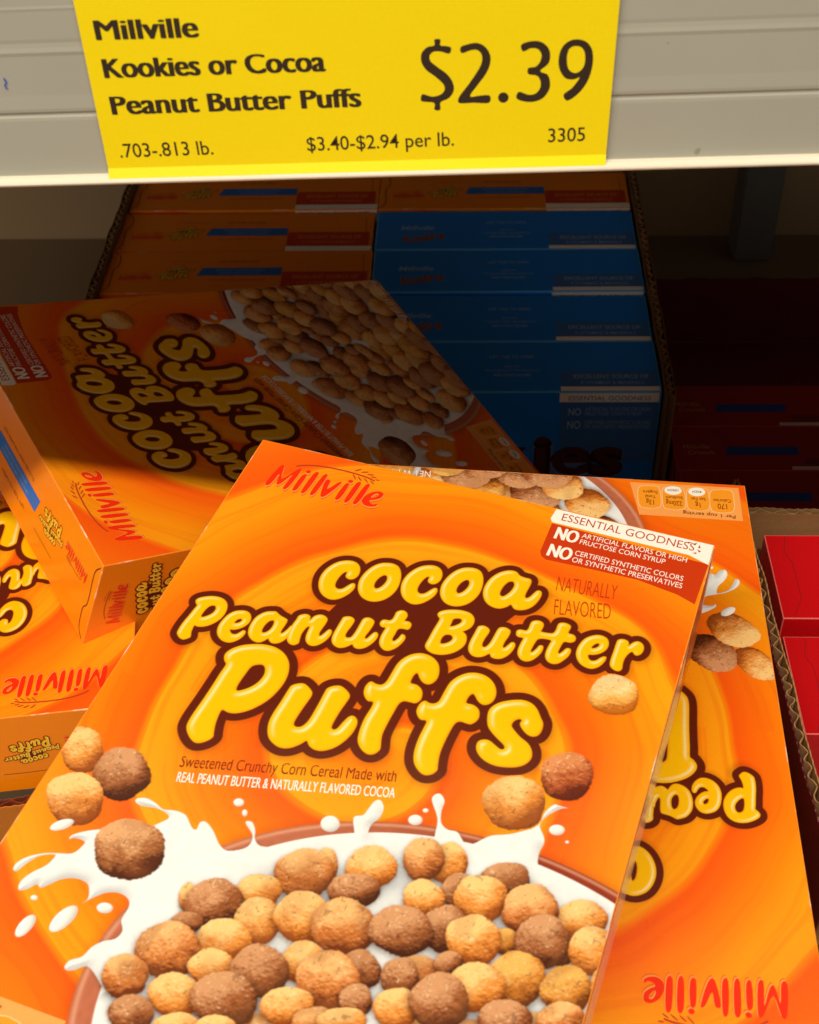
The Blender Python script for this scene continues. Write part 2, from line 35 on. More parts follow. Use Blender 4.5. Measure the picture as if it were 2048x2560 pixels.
TAG = json.loads(r'''{"tag":[[-0.04502,0.38782],[-0.04434,0.32981],[0.11329,0.33509],[0.1138,0.38576]],"rail":[[-0.08119,0.32795],[0.17996,0.33384],[-0.08045,0.3311],[0.1794,0.33698],[-0.07521,0.35336],[0.17573,0.35766],[-0.06703,0.3881],[0.17088,0.38502]],"tagtext":[["Millville",-0.04,0.37633,-0.00974,0.37684,0.00589,1],["Kookies or Cocoa",-0.03964,0.36445,0.02716,0.36589,0.00595,1],["Peanut Butter Puffs",-0.0394,0.35255,0.03734,0.35443,0.00587,1],[".703-.813 lb.",-0.03969,0.33797,-0.00989,0.33886,0.00473,0],["$3.40-$2.94 per lb.",0.01988,0.33974,0.06591,0.34119,0.00467,0],["3305",0.09509,0.34205,0.10647,0.34242,0.00461,0]],"big":[[[[0.06794,0.37287],[0.07004,0.37371],[0.07285,0.37411],[0.07532,0.37278],[0.07676,0.37021],[0.07666,0.36727],[0.07542,0.36431],[0.07331,0.36133],[0.07081,0.35748],[0.0737,0.3576],[0.07673,0.35764],[0.07654,0.35527],[0.07191,0.35532],[0.06756,0.35529],[0.06756,0.35736],[0.07044,0.36136],[0.07327,0.36582],[0.07431,0.3684],[0.07415,0.37061],[0.07287,0.37193],[0.07097,0.37188],[0.06829,0.37104]]],[[[0.0825,0.3569],[0.08231,0.35606],[0.08174,0.35544],[0.08095,0.35522],[0.08016,0.35546],[0.07956,0.35608],[0.07933,0.35693],[0.07953,0.35777],[0.08009,0.35837],[0.08088,0.35859],[0.08168,0.35836],[0.08227,0.35774]]],[[[0.08584,0.37338],[0.0886,0.37443],[0.09175,0.37418],[0.09394,0.3722],[0.09454,0.36964],[0.09394,0.36729],[0.09175,0.36524],[0.09393,0.3641],[0.09481,0.36185],[0.09464,0.35921],[0.09281,0.35656],[0.08997,0.35544],[0.08708,0.35562],[0.08489,0.35664],[0.08555,0.35869],[0.08845,0.35775],[0.0906,0.35811],[0.09196,0.35999],[0.09187,0.36225],[0.09075,0.36376],[0.08824,0.36431],[0.08818,0.36617],[0.09029,0.36659],[0.09164,0.3682],[0.0919,0.3704],[0.09079,0.37201],[0.08868,0.37226],[0.08646,0.37134]]],[[[0.10184,0.37485],[0.10466,0.37424],[0.10661,0.37205],[0.10725,0.36876],[0.10699,0.36507],[0.10581,0.36135],[0.10351,0.35797],[0.10041,0.35571],[0.09909,0.35764],[0.10162,0.35989],[0.10358,0.36302],[0.10183,0.36244],[0.09932,0.36292],[0.09755,0.36555],[0.09704,0.36888],[0.09779,0.37215],[0.09944,0.37408]],[[0.10195,0.37283],[0.10373,0.3723],[0.10477,0.37025],[0.10476,0.36695],[0.10346,0.36496],[0.10172,0.36454],[0.10008,0.36589],[0.0995,0.36885],[0.09979,0.3714],[0.10071,0.37248]]],[[[0.06022,0.37527],[0.06198,0.37525],[0.06196,0.37352],[0.06357,0.37328],[0.06512,0.37275],[0.06461,0.37094],[0.06194,0.37162],[0.05981,0.3715],[0.05873,0.3702],[0.05906,0.36857],[0.06117,0.3667],[0.064,0.36443],[0.06563,0.36179],[0.06584,0.35913],[0.06431,0.35686],[0.06183,0.35558],[0.06174,0.35318],[0.05999,0.3532],[0.05994,0.35536],[0.05741,0.35577],[0.05589,0.35618],[0.05637,0.35824],[0.05925,0.35745],[0.06179,0.35803],[0.0631,0.35954],[0.06269,0.36144],[0.06042,0.36372],[0.05759,0.366],[0.05622,0.36861],[0.05641,0.37118],[0.05807,0.37298],[0.0602,0.37354]]]]}''')

# ------------------------------------------------------------------ helpers
def lin(c):
    c = np.asarray(c, float) / 255.0
    return np.where(c <= 0.04045, c / 12.92, ((c + 0.055) / 1.055) ** 2.4)
def rgba(c): return tuple(float(v) for v in lin(c)) + (1.0,)

def tag(o, label, cat, group=None, kind=None):
    if label: o['label'] = label
    if cat: o['category'] = cat
    if group: o['group'] = group
    if kind: o['kind'] = kind
    return o
def empty(name, M=None):
    o = bpy.data.objects.new(name, None); S.collection.objects.link(o); o.empty_display_size = 0.05
    if M is not None: o.matrix_world = M
    return o
def link(name, me, parent=None, M=None, mat=None):
    o = bpy.data.objects.new(name, me); S.collection.objects.link(o)
    if mat is not None:
        if me.materials: pass
        else: me.materials.append(mat)
        if me.materials[0] is not mat:
            o.material_slots[0].link = 'OBJECT'; o.material_slots[0].material = mat
    if parent is not None: o.parent = parent
    if M is not None: o.matrix_local = M
    return o
def copy_tree(o, parent=None):
    c = o.copy(); S.collection.objects.link(c); c.parent = parent
    for ch in [x for x in KIDS.get(o.name, [])]:
        cc = copy_tree(ch, c)
    return c
KIDS = {}
def index_kids(root):
    for ch in root.children:
        KIDS.setdefault(root.name, []).append(ch); index_kids(ch)

def frame(o, ex, ey, eps=0.0):
    ex, ey = Vector(ex), Vector(ey); n = ex.cross(ey); o = Vector(o) + n * eps
    return Matrix(((ex.x, ey.x, n.x, o.x), (ex.y, ey.y, n.y, o.y), (ex.z, ey.z, n.z, o.z), (0, 0, 0, 1)))

# ---- node materials
def new_mat(name):
    m = bpy.data.materials.new(name); m.use_nodes = True
    nt = m.node_tree; b = nt.nodes['Principled BSDF']
    return m, nt, b
def nd(nt, t, **kw):
    n = nt.nodes.new(t)
    for k, v in kw.items():
        if hasattr(n, k): setattr(n, k, v)
    return n
def mth(nt, op, a, b=None, c=None):
    n = nt.nodes.new('ShaderNodeMath'); n.operation = op
    for i, v in enumerate((a, b, c)):
        if v is None: continue
        if isinstance(v, (int, float)): n.inputs[i].default_value = v
        else: nt.links.new(v, n.inputs[i])
    return n.outputs[0]
def mixc(nt, f, a, b, mode='MIX'):
    n = nt.nodes.new('ShaderNodeMix'); n.data_type = 'RGBA'; n.blend_type = mode
    for s, v in ((n.inputs[0], f), (n.inputs[6], a), (n.inputs[7], b)):
        if isinstance(v, (int, float)): s.default_value = v
        elif isinstance(v, tuple): s.default_value = v
        else: nt.links.new(v, s)
    return n.outputs[2]
def carton_finish(nt, b, rough=0.36, bump=0.02):
    tc = nd(nt, 'ShaderNodeTexCoord')
    no = nd(nt, 'ShaderNodeTexNoise'); no.inputs['Scale'].default_value = 900; no.inputs['Detail'].default_value = 2
    nt.links.new(tc.outputs['Object'], no.inputs['Vector'])
    n2 = nd(nt, 'ShaderNodeTexNoise'); n2.inputs['Scale'].default_value = 14; n2.inputs['Detail'].default_value = 3
    nt.links.new(tc.outputs['Object'], n2.inputs['Vector'])
    r = mth(nt, 'MULTIPLY_ADD', n2.outputs['Fac'], 0.16, rough - 0.08); nt.links.new(r, b.inputs['Roughness'])
    h = mth(nt, 'MULTIPLY_ADD', n2.outputs['Fac'], 12.0, no.outputs['Fac'])
    bp = nd(nt, 'ShaderNodeBump'); bp.inputs['Strength'].default_value = 0.12; bp.inputs['Distance'].default_value = 0.0002
    nt.links.new(h, bp.inputs['Height']); nt.links.new(bp.outputs['Normal'], b.inputs['Normal'])
    b.inputs['Specular IOR Level'].default_value = 0.45
    return no.outputs['Fac'], n2.outputs['Fac']
def speckle(nt, col, fine, coarse, amt=0.10):
    f = mth(nt, 'MULTIPLY_ADD', fine, amt, 1 - amt * 0.5)
    g = mth(nt, 'MULTIPLY_ADD', coarse, amt * 0.8, 1 - amt * 0.4)
    f = mth(nt, 'MULTIPLY', f, g)
    cb = nd(nt, 'ShaderNodeCombineColor')
    for i in range(3): nt.links.new(f, cb.inputs[i])
    return mixc(nt, 1.0, col, cb.outputs[0], 'MULTIPLY')
def plain(name, c, rough=0.4, amt=0.08, coat=0.0):
    m, nt, b = new_mat(name)
    f, g = carton_finish(nt, b, rough)
    rgb = nd(nt, 'ShaderNodeRGB'); rgb.outputs[0].default_value = rgba(c)
    nt.links.new(speckle(nt, rgb.outputs[0], f, g, amt), b.inputs['Base Color'])
    if coat: b.inputs['Coat Weight'].default_value = coat; b.inputs['Coat Roughness'].default_value = .10
    return m

# the printed chocolate-and-caramel swirl of the carton front, in face coordinates
def make_swirl_group():
    g = bpy.data.node_groups.new('swirl_print', 'ShaderNodeTree')
    g.interface.new_socket('Color', in_out='OUTPUT', socket_type='NodeSocketColor')
    at = nd(g, 'ShaderNodeAttribute'); at.attribute_name = 'face'
    out = nd(g, 'NodeGroupOutput')
    wn = nd(g, 'ShaderNodeTexNoise'); wn.inputs['Scale'].default_value = 11; wn.inputs['Detail'].default_value = 1.5
    g.links.new(at.outputs['Vector'], wn.inputs['Vector'])
    sp = nd(g, 'ShaderNodeSeparateXYZ'); g.links.new(at.outputs['Vector'], sp.inputs[0])
    du = mth(g, 'SUBTRACT', sp.outputs[0], 0.1069); dv = mth(g, 'SUBTRACT', 0.1341, sp.outputs[1])
    r = mth(g, 'SQRT', mth(g, 'ADD', mth(g, 'MULTIPLY', du, du), mth(g, 'MULTIPLY', dv, dv)))
    th = mth(g, 'DIVIDE', mth(g, 'ARCTAN2', dv, du), 2 * math.pi)
    wob = mth(g, 'MULTIPLY', mth(g, 'SUBTRACT', wn.outputs['Fac'], 0.5), mth(g, 'MINIMUM', mth(g, 'MULTIPLY', r, 9.0), 0.75))
    ph = mth(g, 'ADD', mth(g, 'SUBTRACT', mth(g, 'ADD', mth(g, 'DIVIDE', r, 0.046), th), 0.40), wob)
    fr = mth(g, 'FRACT', mth(g, 'ADD', ph, 20.0))
    cr = nd(g, 'ShaderNodeValToRGB'); e = cr.color_ramp.elements
    cols = [(0.0, (255, 146, 12)), (0.075, (251, 94, 14)), (0.28, (254, 112, 12)), (0.55, (255, 136, 12)), (0.8, (255, 158, 16)), (1.0, (255, 166, 20))]
    e[0].position = 0; e[0].color = rgba(cols[0][1]); e[1].position = 1; e[1].color = rgba(cols[-1][1])
    for p, c in cols[1:-1]:
        k = e.new(p); k.color = rgba(c)
    g.links.new(fr, cr.inputs[0])
    st = nd(g, 'ShaderNodeTexNoise'); st.inputs['Scale'].default_value = 1.0; st.inputs['Detail'].default_value = 2.0
    cv = nd(g, 'ShaderNodeCombineXYZ'); g.links.new(mth(g, 'MULTIPLY', ph, 15.0), cv.inputs[0]); g.links.new(mth(g, 'MULTIPLY', th, 5.0), cv.inputs[1]); g.links.new(mth(g, 'MULTIPLY', r, 8.0), cv.inputs[2])
    g.links.new(cv.outputs[0], st.inputs['Vector'])
    sf = mth(g, 'MULTIPLY', mth(g, 'MAXIMUM', mth(g, 'SUBTRACT', st.outputs['Fac'], 0.50), 0.0), 1.5)
    c1 = mixc(g, sf, cr.outputs[0], rgba((238, 84, 12)))
    edge = nd(g, 'ShaderNodeMapRange'); edge.interpolation_type = 'SMOOTHSTEP'
    g.links.new(r, edge.inputs[0]); edge.inputs[1].default_value = 0.125; edge.inputs[2].default_value = 0.165; edge.inputs[3].default_value = 0.0; edge.inputs[4].default_value = 0.55
    c2 = mixc(g, edge.outputs[0], c1, rgba((250, 84, 16)))
    g.links.new(c2, out.inputs[0])
    return g
SWIRL = make_swirl_group()
SIDE = (255, 140, 8)
def carton_front_mat():
    m, nt, b = new_mat('carton_front'); f, g = carton_finish(nt, b, 0.27)
    s = nd(nt, 'ShaderNodeGroup'); s.node_tree = SWIRL
    nt.links.new(speckle(nt, s.outputs[0], f, g, 0.06), b.inputs['Base Color']); return m
def print_mat(name, base=None):
    m, nt, b = new_mat(name); f, g = carton_finish(nt, b, 0.27)
    at = nd(nt, 'ShaderNodeAttribute'); at.attribute_name = 'ink'
    if base is None:
        s = nd(nt, 'ShaderNodeGroup'); s.node_tree = SWIRL; bc = s.outputs[0]
    else:
        rgb = nd(nt, 'ShaderNodeRGB'); rgb.outputs[0].default_value = rgba(base); bc = rgb.outputs[0]
    c = mixc(nt, at.outputs['Alpha'], bc, at.outputs['Color'])
    nt.links.new(speckle(nt, c, f, g, 0.06), b.inputs['Base Color']); return m
def worn(name, c):
    m, nt, b = new_mat(name); tc = nd(nt, 'ShaderNodeTexCoord'); n = nd(nt, 'ShaderNodeTexNoise'); n.inputs['Scale'].default_value = 95; n.inputs['Detail'].default_value = 4
    nt.links.new(tc.outputs['Object'], n.inputs['Vector']); k = nd(nt, 'ShaderNodeMapRange'); nt.links.new(n.outputs['Fac'], k.inputs[0]); k.inputs[1].default_value = .56; k.inputs[2].default_value = .68
    nt.links.new(mixc(nt, k.outputs[0], rgba(c), rgba((250, 222, 186))), b.inputs['Base Color']); b.inputs['Roughness'].default_value = .5; return m
M_FRONT = carton_front_mat(); M_SIDE = plain('carton_side', SIDE, 0.24, .08, .15); M_EDGE = worn('carton_edge', (255, 146, 36))
P_FRONT = print_mat('print_on_front'); P_SIDE = print_mat('print_on_side', SIDE)
I_BROWN = plain('ink_brown', (122, 36, 14), .36); I_WHITE = plain('ink_white', (255, 248, 232), .36); I_RUST = plain('ink_rust', (190, 62, 14), .36)
I_RED = plain('ink_red', (244, 46, 10), .36); I_SHADE = plain('ink_shade', (226, 104, 22), .36); I_PALE = plain('ink_pale', (255, 150, 70), .36)
I_CLAIM = plain('ink_claim', (205, 58, 14), .36); I_NUT = plain('ink_nutrition', (140, 70, 14), .36)
I_PEACH = plain('ink_peach', (255, 168, 84), .36); I_PILL = plain('ink_pill', (255, 158, 36), .36); I_LINE = plain('ink_line', (255, 206, 140), .36)
I_BLUE = plain('ink_blue', (28, 112, 200), .36); I_SEAM = plain('seam_dark', (120, 44, 8), .6); I_DARKRED = plain('ink_darkred', (190, 60, 30), .36)
I_LBLUE = plain('ink_pale_blue', (150, 190, 235), .36)

# ---- meshes from outlines and lettering
def catmull(P, k=4, closed=True):
    P = np.asarray(P, float); n = len(P); out = []
    rng = range(n if closed else n - 1)
    for i in rng:
        if closed: p0, p1, p2, p3 = P[(i - 1) % n], P[i], P[(i + 1) % n], P[(i + 2) % n]
        else: p0, p1, p2, p3 = P[max(i - 1, 0)], P[i], P[i + 1], P[min(i + 2, n - 1)]
        for t in np.arange(k) / k:
            out.append(0.5 * ((2 * p1) + (-p0 + p2) * t + (2 * p0 - 5 * p1 + 4 * p2 - p3) * t * t + (-p0 + 3 * p1 - 3 * p2 + p3) * t ** 3))
    if not closed: out.append(P[-1])
    return np.array(out)
DG = None
def eval_mesh(ob):
    dg = bpy.context.evaluated_depsgraph_get(); dg.update()
    return bpy.data.meshes.new_from_object(ob.evaluated_get(dg))
def poly_mesh(contours, smooth=0, offset=0.0):
    cu = bpy.data.curves.new('outline', 'CURVE'); cu.dimensions = '2D'; cu.fill_mode = 'BOTH'
    for c in contours:
        c = catmull(c, smooth) if smooth else np.asarray(c, float)
        sp = cu.splines.new('POLY'); sp.points.add(len(c) - 1); sp.use_cyclic_u = True
        sp.points.foreach_set('co', np.concatenate([c, np.zeros((len(c), 1)), np.ones((len(c), 1))], 1).ravel())
    cu.offset = offset
    ob = bpy.data.objects.new('outline', cu); S.collection.objects.link(ob)
    me = eval_mesh(ob); bpy.data.objects.remove(ob); bpy.data.curves.remove(cu)
    return me
CAPH = {}
def text_mesh(s, off=0.0, shear=0.0):
    cu = bpy.data.curves.new('lettering', 'FONT'); cu.body = s; cu.size = 1.0; cu.offset = off; cu.shear = shear; cu.fill_mode = 'FRONT'; cu.resolution_u = 4
    ob = bpy.data.objects.new('lettering', cu); S.collection.objects.link(ob)
    me = eval_mesh(ob); bpy.data.objects.remove(ob); bpy.data.curves.remove(cu)
    return me
def verts_np(me):
    a = np.empty(len(me.vertices) * 3); me.vertices.foreach_get('co', a); return a.reshape(-1, 3)
def set_verts(me, v): me.vertices.foreach_set('co', np.ascontiguousarray(v, dtype=float).ravel()); me.update()
def cap_height(off):
    if off not in CAPH:
        v = verts_np(text_mesh('H', off)); CAPH[off] = v[:, 1].max() - v[:, 1].min()
    return CAPH[off]
def fit_text(s, a, b, cap, off=0.0, shear=0.0, bold=0.0, xh=1.0):
    if bold:
        it = []
        d = np.array(b) - np.array(a); d = d / np.hypot(*d)
        for k, q in enumerate((0, -1, 1, -.5, .5)):
            o_ = d * bold * cap * q; it.append((fit_text(s, np.array(a) + o_, np.array(b) + o_, cap, off, shear, 0.0, xh), k * 0.00002, None))
        return join(it, 'bold')
    return fit_text1(s, a, b, cap, off, shear, xh)
def fit_text1(s, a, b, cap, off=0.0, shear=0.0, xh=1.0):
    """lettering whose baseline runs from a to b in the plane (y up), capitals cap high"""
    me = text_mesh(s, off, shear); v = verts_np(me)
    a = np.array(a); b = np.array(b); L = np.hypot(*(b - a)); d = (b - a) / L
    x0, x1 = v[:, 0].min(), v[:, 0].max()
    x = (v[:, 0] - x0) * L / (x1 - x0); y = v[:, 1] * cap / cap_height(off)
    if xh != 1.0 and not s[0].isdigit() and s[0] not in '$.':      # a taller lower case than the built-in face
        k0 = .64 * cap; y = np.where(y < 0, y, np.where(y < k0, y * xh, np.where(y < cap, k0 * xh + (y - k0) * (cap - k0 * xh) / (cap - k0), y)))
    w = np.zeros_like(v); w[:, 0] = a[0] + x * d[0] - y * d[1]; w[:, 1] = a[1] + x * d[1] + y * d[0]
    set_verts(me, w); return me
def join(meshes, name='lettering'):
    """one mesh of several flat meshes; each item is mesh or (mesh, dz, material)"""
    bm = bmesh.new(); out = bpy.data.meshes.new(name); mats = []
    for it in meshes:
        me, dz, mt = it if isinstance(it, tuple) else (it, 0.0, None)
        n0 = len(bm.verts); f0 = len(bm.faces); bm.from_mesh(me); bm.verts.ensure_lookup_table(); bm.faces.ensure_lookup_table()
        if dz:
            for v in bm.verts[n0:]: v.co.z += dz
        if mt is not None:
            if mt not in mats: mats.append(mt)
            for f in bm.faces[f0:]: f.material_index = mats.index(mt)
        else:
            for f in bm.faces[f0:]: f.material_index = 0
        bpy.data.meshes.remove(me)
    for f in bm.faces:
        f.normal_update()
        if f.normal.z < 0: f.normal_flip()
    bm.to_mesh(out); bm.free()
    for mt in mats: out.materials.append(mt)
    return out
def rect(x0, y0, x1, y1): return poly_mesh([[(x0, y0), (x1, y0), (x1, y1), (x0, y1)]])
def ribbon(P, w):
    P = np.asarray(P, float); d = np.gradient(P, axis=0); d /= np.linalg.norm(d, axis=1)[:, None]; n = np.stack([-d[:, 1], d[:, 0]], 1) * w / 2
    vs = [(*p, 0) for p in P + n] + [(*p, 0) for p in P - n]; k = len(P)
    me = bpy.data.meshes.new('ribbon'); me.from_pydata(vs, [], [(i + k, i + k + 1, i + 1, i) for i in range(k - 1)]); return me

# ------------------------------------------------------------------ carton size (metres)
W, H, D = 0.197, 0.28263, 0.05585
def fuv(P): return [(x * 1e-5, H - y * 1e-5) for x, y in P]      # art outline -> face plane, y up

# ------------------------------------------------------------------ rastered print (ink colours per vertex)
rs = np.random.RandomState(7)
def vnoise(x, y, seed, s):
    r = np.random.RandomState(seed).rand(128, 128); x = x * s; y = y * s
    xi = np.floor(x).astype(int); yi = np.floor(y).astype(int); fx = x - xi; fy = y - yi
    fx = fx * fx * (3 - 2 * fx); fy = fy * fy * (3 - 2 * fy)
    g = lambda i, j: r[i % 128, j % 128]
    return (g(xi, yi) * (1 - fx) + g(xi + 1, yi) * fx) * (1 - fy) + (g(xi, yi + 1) * (1 - fx) + g(xi + 1, yi + 1) * fx) * fy
def sdf(X, Y, contours):
    """signed distance (negative inside) and outward direction"""
    shp = X.shape; p = np.stack([X.ravel(), Y.ravel()], 1).astype(np.float32)
    seg = []
    for c in contours:
        c = np.asarray(c, np.float32); seg.append(np.concatenate([c, np.roll(c, -1, 0)], 1))
    seg = np.concatenate(seg); best = np.full(len(p), 1e9, np.float32); bx = np.zeros((len(p), 2), np.float32); ins = np.zeros(len(p), bool)
    for x0, y0, x1, y1 in seg:
        dx, dy = x1 - x0, y1 - y0; t = np.clip(((p[:, 0] - x0) * dx + (p[:, 1] - y0) * dy) / max(dx * dx + dy * dy, 1e-14), 0, 1)
        qx = p[:, 0] - x0 - t * dx; qy = p[:, 1] - y0 - t * dy; d = qx * qx + qy * qy; k = d < best
        best[k] = d[k]; bx[k, 0] = qx[k]; bx[k, 1] = qy[k]
        if y0 != y1:
            cr_ = ((y0 > p[:, 1]) != (y1 > p[:, 1])) & (p[:, 0] < (x1 - x0) * (p[:, 1] - y0) / (y1 - y0) + x0); ins ^= cr_
    d = np.sqrt(best); sg = np.where(ins, -1, 1); d *= sg; nrm = bx * sg[:, None] / np.maximum(np.abs(d), 1e-9)[:, None]
    return d.reshape(shp), nrm[:, 0].reshape(shp), nrm[:, 1].reshape(shp)
def sm(a, b, x):
    t = np.clip((x - a) / (b - a), 0, 1); return t * t * (3 - 2 * t)
class Raster:
    def __init__(s, x0, y0, x1, y1, h):
        s.nx = int((x1 - x0) / h) + 1; s.ny = int((y1 - y0) / h) + 1
        s.x = np.linspace(x0, x1, s.nx); s.y = np.linspace(y0, y1, s.ny); s.h = (x1 - x0) / (s.nx - 1)
        s.X, s.Y = np.meshgrid(s.x, s.y); s.C = np.zeros(s.X.shape + (3,)); s.A = np.zeros(s.X.shape)
    def box(s, x0, y0, x1, y1):
        i0, i1 = np.searchsorted(s.x, (x0, x1)); j0, j1 = np.searchsorted(s.y, (y0, y1)); return slice(j0, j1), slice(i0, i1)
    def over(s, sl, col, a):
        A0 = s.A[sl]; C0 = s.C[sl]; Ao = a + A0 * (1 - a)
        s.C[sl] = np.where(Ao[..., None] > 1e-5, (col * a[..., None] + C0 * (A0 * (1 - a))[..., None]) / np.maximum(Ao, 1e-5)[..., None], C0); s.A[sl] = Ao
    def mesh(s, name):
        A = s.A > 0.004
        cell = A[:-1, :-1] | A[1:, :-1] | A[:-1, 1:] | A[1:, 1:]
        jj, ii = np.nonzero(cell); idx = lambda j, i: j * s.nx + i
        q = np.stack([idx(jj, ii), idx(jj, ii + 1), idx(jj + 1, ii + 1), idx(jj + 1, ii)], 1)
        used = np.unique(q); mp = np.full(s.nx * s.ny, -1); mp[used] = np.arange(len(used)); q = mp[q]
        co = np.zeros((len(used), 3), np.float32); co[:, 0] = s.X.ravel()[used]; co[:, 1] = s.Y.ravel()[used]
        me = bpy.data.meshes.new(name); me.vertices.add(len(used)); me.vertices.foreach_set('co', co.ravel())
        me.loops.add(q.size); me.loops.foreach_set('vertex_index', q.ravel().astype(np.int32))
        me.polygons.add(len(q)); me.polygons.foreach_set('loop_start', np.arange(0, q.size, 4, dtype=np.int32)); me.polygons.foreach_set('loop_total', np.full(len(q), 4, np.int32))
        me.update(calc_edges=True)
        a = me.attributes.new('ink', 'FLOAT_COLOR', 'POINT')
        c = np.concatenate([s.C.reshape(-1, 3)[used], s.A.ravel()[used][:, None]], 1).astype(np.float32); a.data.foreach_set('color', c.ravel())
        f = me.attributes.new('face', 'FLOAT_VECTOR', 'POINT'); fv = co.copy(); fv[:, 1] = H - fv[:, 1]; f.data.foreach_set('vector', fv.ravel())
        return me

def make_title():
    R = Raster(0.006, H - 0.168, 0.191, H - 0.036, 0.00024)
    yd = np.full(R.X.shape, 9.0, np.float32); od = np.full(R.X.shape, 9.0, np.float32); hl = np.zeros(R.X.shape, np.float32); rim = np.zeros(R.X.shape, np.float32)
    off = (0.0027, 0.0027, 0.0033)
    for row, cs in ART['letters']:
        cs = [catmull(fuv(c), 3) for c in cs]; al = cs[0]; m = 0.008
        sl = R.box(al[:, 0].min() - m, al[:, 1].min() - m, al[:, 0].max() + m, al[:, 1].max() + m)
        d, nx, ny = sdf(R.X[sl], R.Y[sl], cs)
        k = (1.0, 0.9, 1.45)[row]
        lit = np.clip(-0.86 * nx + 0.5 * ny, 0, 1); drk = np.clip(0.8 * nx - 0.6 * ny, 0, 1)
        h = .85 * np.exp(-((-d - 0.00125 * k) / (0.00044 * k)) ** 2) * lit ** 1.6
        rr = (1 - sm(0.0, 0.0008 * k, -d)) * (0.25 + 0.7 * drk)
        better = d < yd[sl]
        hl[sl] = np.where(better, h, hl[sl]); rim[sl] = np.where(better, rr, rim[sl])
        yd[sl] = np.minimum(yd[sl], d); od[sl] = np.minimum(od[sl], d - off[row])
    for c in ART['fill']:
        c = np.array(fuv(c)); sl = R.box(c[:, 0].min() - .004, c[:, 1].min() - .004, c[:, 0].max() + .004, c[:, 1].max() + .004)
        d, _, _ = sdf(R.X[sl], R.Y[sl], [c]); od[sl] = np.minimum(od[sl], d)
    full = (slice(None), slice(None)); a = 0.00018
    # soft printed halo, brown band, yellow letters
    sh = np.roll(od, (-3, 3), (0, 1))
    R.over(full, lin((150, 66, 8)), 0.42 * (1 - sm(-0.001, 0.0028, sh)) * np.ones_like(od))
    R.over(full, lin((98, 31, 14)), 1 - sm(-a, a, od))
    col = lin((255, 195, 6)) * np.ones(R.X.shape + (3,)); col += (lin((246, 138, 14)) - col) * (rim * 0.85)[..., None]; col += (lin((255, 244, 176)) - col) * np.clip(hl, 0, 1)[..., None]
    R.over(full, col, 1 - sm(-a, a, yd))
    return R.mesh('title_lettering')

TYPES = {0: ((255, 206, 128), (232, 144, 58), (158, 76, 20)), 1: ((218, 156, 106), (158, 88, 44), (78, 34, 14)), 2: ((248, 188, 118), (208, 120, 54), (116, 52, 18)),
         3: ((244, 184, 92), (206, 124, 42), (118, 58, 16)), 4: ((230, 170, 114), (170, 102, 54), (88, 40, 18)), 5: ((228, 146, 88), (180, 84, 40), (100, 32, 12)), 6: ((255, 226, 156), (248, 180, 86), (198, 108, 30))}
def puff(R, e, kind, seed, contact=True, grow=1.11):
    cx, cy, ax, ay, bx, by = e; ax, ay, bx, by = ax * grow, ay * grow, bx * grow, by * grow; cy = H - cy; ay = -ay; by = -by
    rad = max(abs(ax) + abs(bx), abs(ay) + abs(by)) * 1.6
    sl = R.box(cx - rad, cy - rad, cx + rad, cy + rad); X = R.X[sl] - cx; Y = R.Y[sl] - cy
    if X.size == 0: return
    det = ax * by - ay * bx; p = (X * by - Y * bx) / det; q = (ax * Y - ay * X) / det      # unit disc, q down
    an = np.arctan2(q, p); r0 = np.hypot(p, q)
    rs_ = np.random.RandomState(seed); amp = 0
    for k in range(2, 7): amp = amp + np.cos(k * an + rs_.rand() * 6.28) * rs_.uniform(.3, 1) * 0.085 / k ** 0.95
    u, v = R.X[sl], R.Y[sl]
    amp = amp + (vnoise(u, v, seed + 5, 1100) - .5) * 0.05
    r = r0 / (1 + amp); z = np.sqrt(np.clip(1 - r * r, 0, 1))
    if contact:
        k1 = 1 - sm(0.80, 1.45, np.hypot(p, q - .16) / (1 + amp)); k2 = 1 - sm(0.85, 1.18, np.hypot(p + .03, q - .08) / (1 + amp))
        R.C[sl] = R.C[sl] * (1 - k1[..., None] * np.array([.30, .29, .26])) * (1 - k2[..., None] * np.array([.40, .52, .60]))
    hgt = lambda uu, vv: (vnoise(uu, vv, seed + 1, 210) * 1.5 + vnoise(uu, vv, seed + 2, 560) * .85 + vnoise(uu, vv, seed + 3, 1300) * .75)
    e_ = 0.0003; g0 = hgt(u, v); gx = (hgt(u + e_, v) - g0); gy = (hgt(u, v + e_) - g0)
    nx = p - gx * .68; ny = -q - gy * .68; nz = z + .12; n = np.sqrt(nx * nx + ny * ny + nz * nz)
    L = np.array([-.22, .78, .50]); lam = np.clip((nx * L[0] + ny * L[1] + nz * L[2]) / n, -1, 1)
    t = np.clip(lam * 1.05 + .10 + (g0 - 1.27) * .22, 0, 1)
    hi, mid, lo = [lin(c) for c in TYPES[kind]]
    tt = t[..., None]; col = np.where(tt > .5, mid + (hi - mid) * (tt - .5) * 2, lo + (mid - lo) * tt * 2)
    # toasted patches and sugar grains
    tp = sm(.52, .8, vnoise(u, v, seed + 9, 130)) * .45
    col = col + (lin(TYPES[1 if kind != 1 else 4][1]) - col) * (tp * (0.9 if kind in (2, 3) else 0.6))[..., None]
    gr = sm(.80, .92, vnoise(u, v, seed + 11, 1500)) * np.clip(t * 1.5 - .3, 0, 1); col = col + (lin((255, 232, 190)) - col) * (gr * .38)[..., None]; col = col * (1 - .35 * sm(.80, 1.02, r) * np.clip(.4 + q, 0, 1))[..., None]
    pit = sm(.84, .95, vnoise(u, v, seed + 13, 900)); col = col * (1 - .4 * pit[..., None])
    aw = 1.3 * R.h / max(np.hypot(ax, ay), np.hypot(bx, by))
    R.over(sl, np.clip(col, 0, 1), 1 - sm(1 - aw, 1 + aw, r))
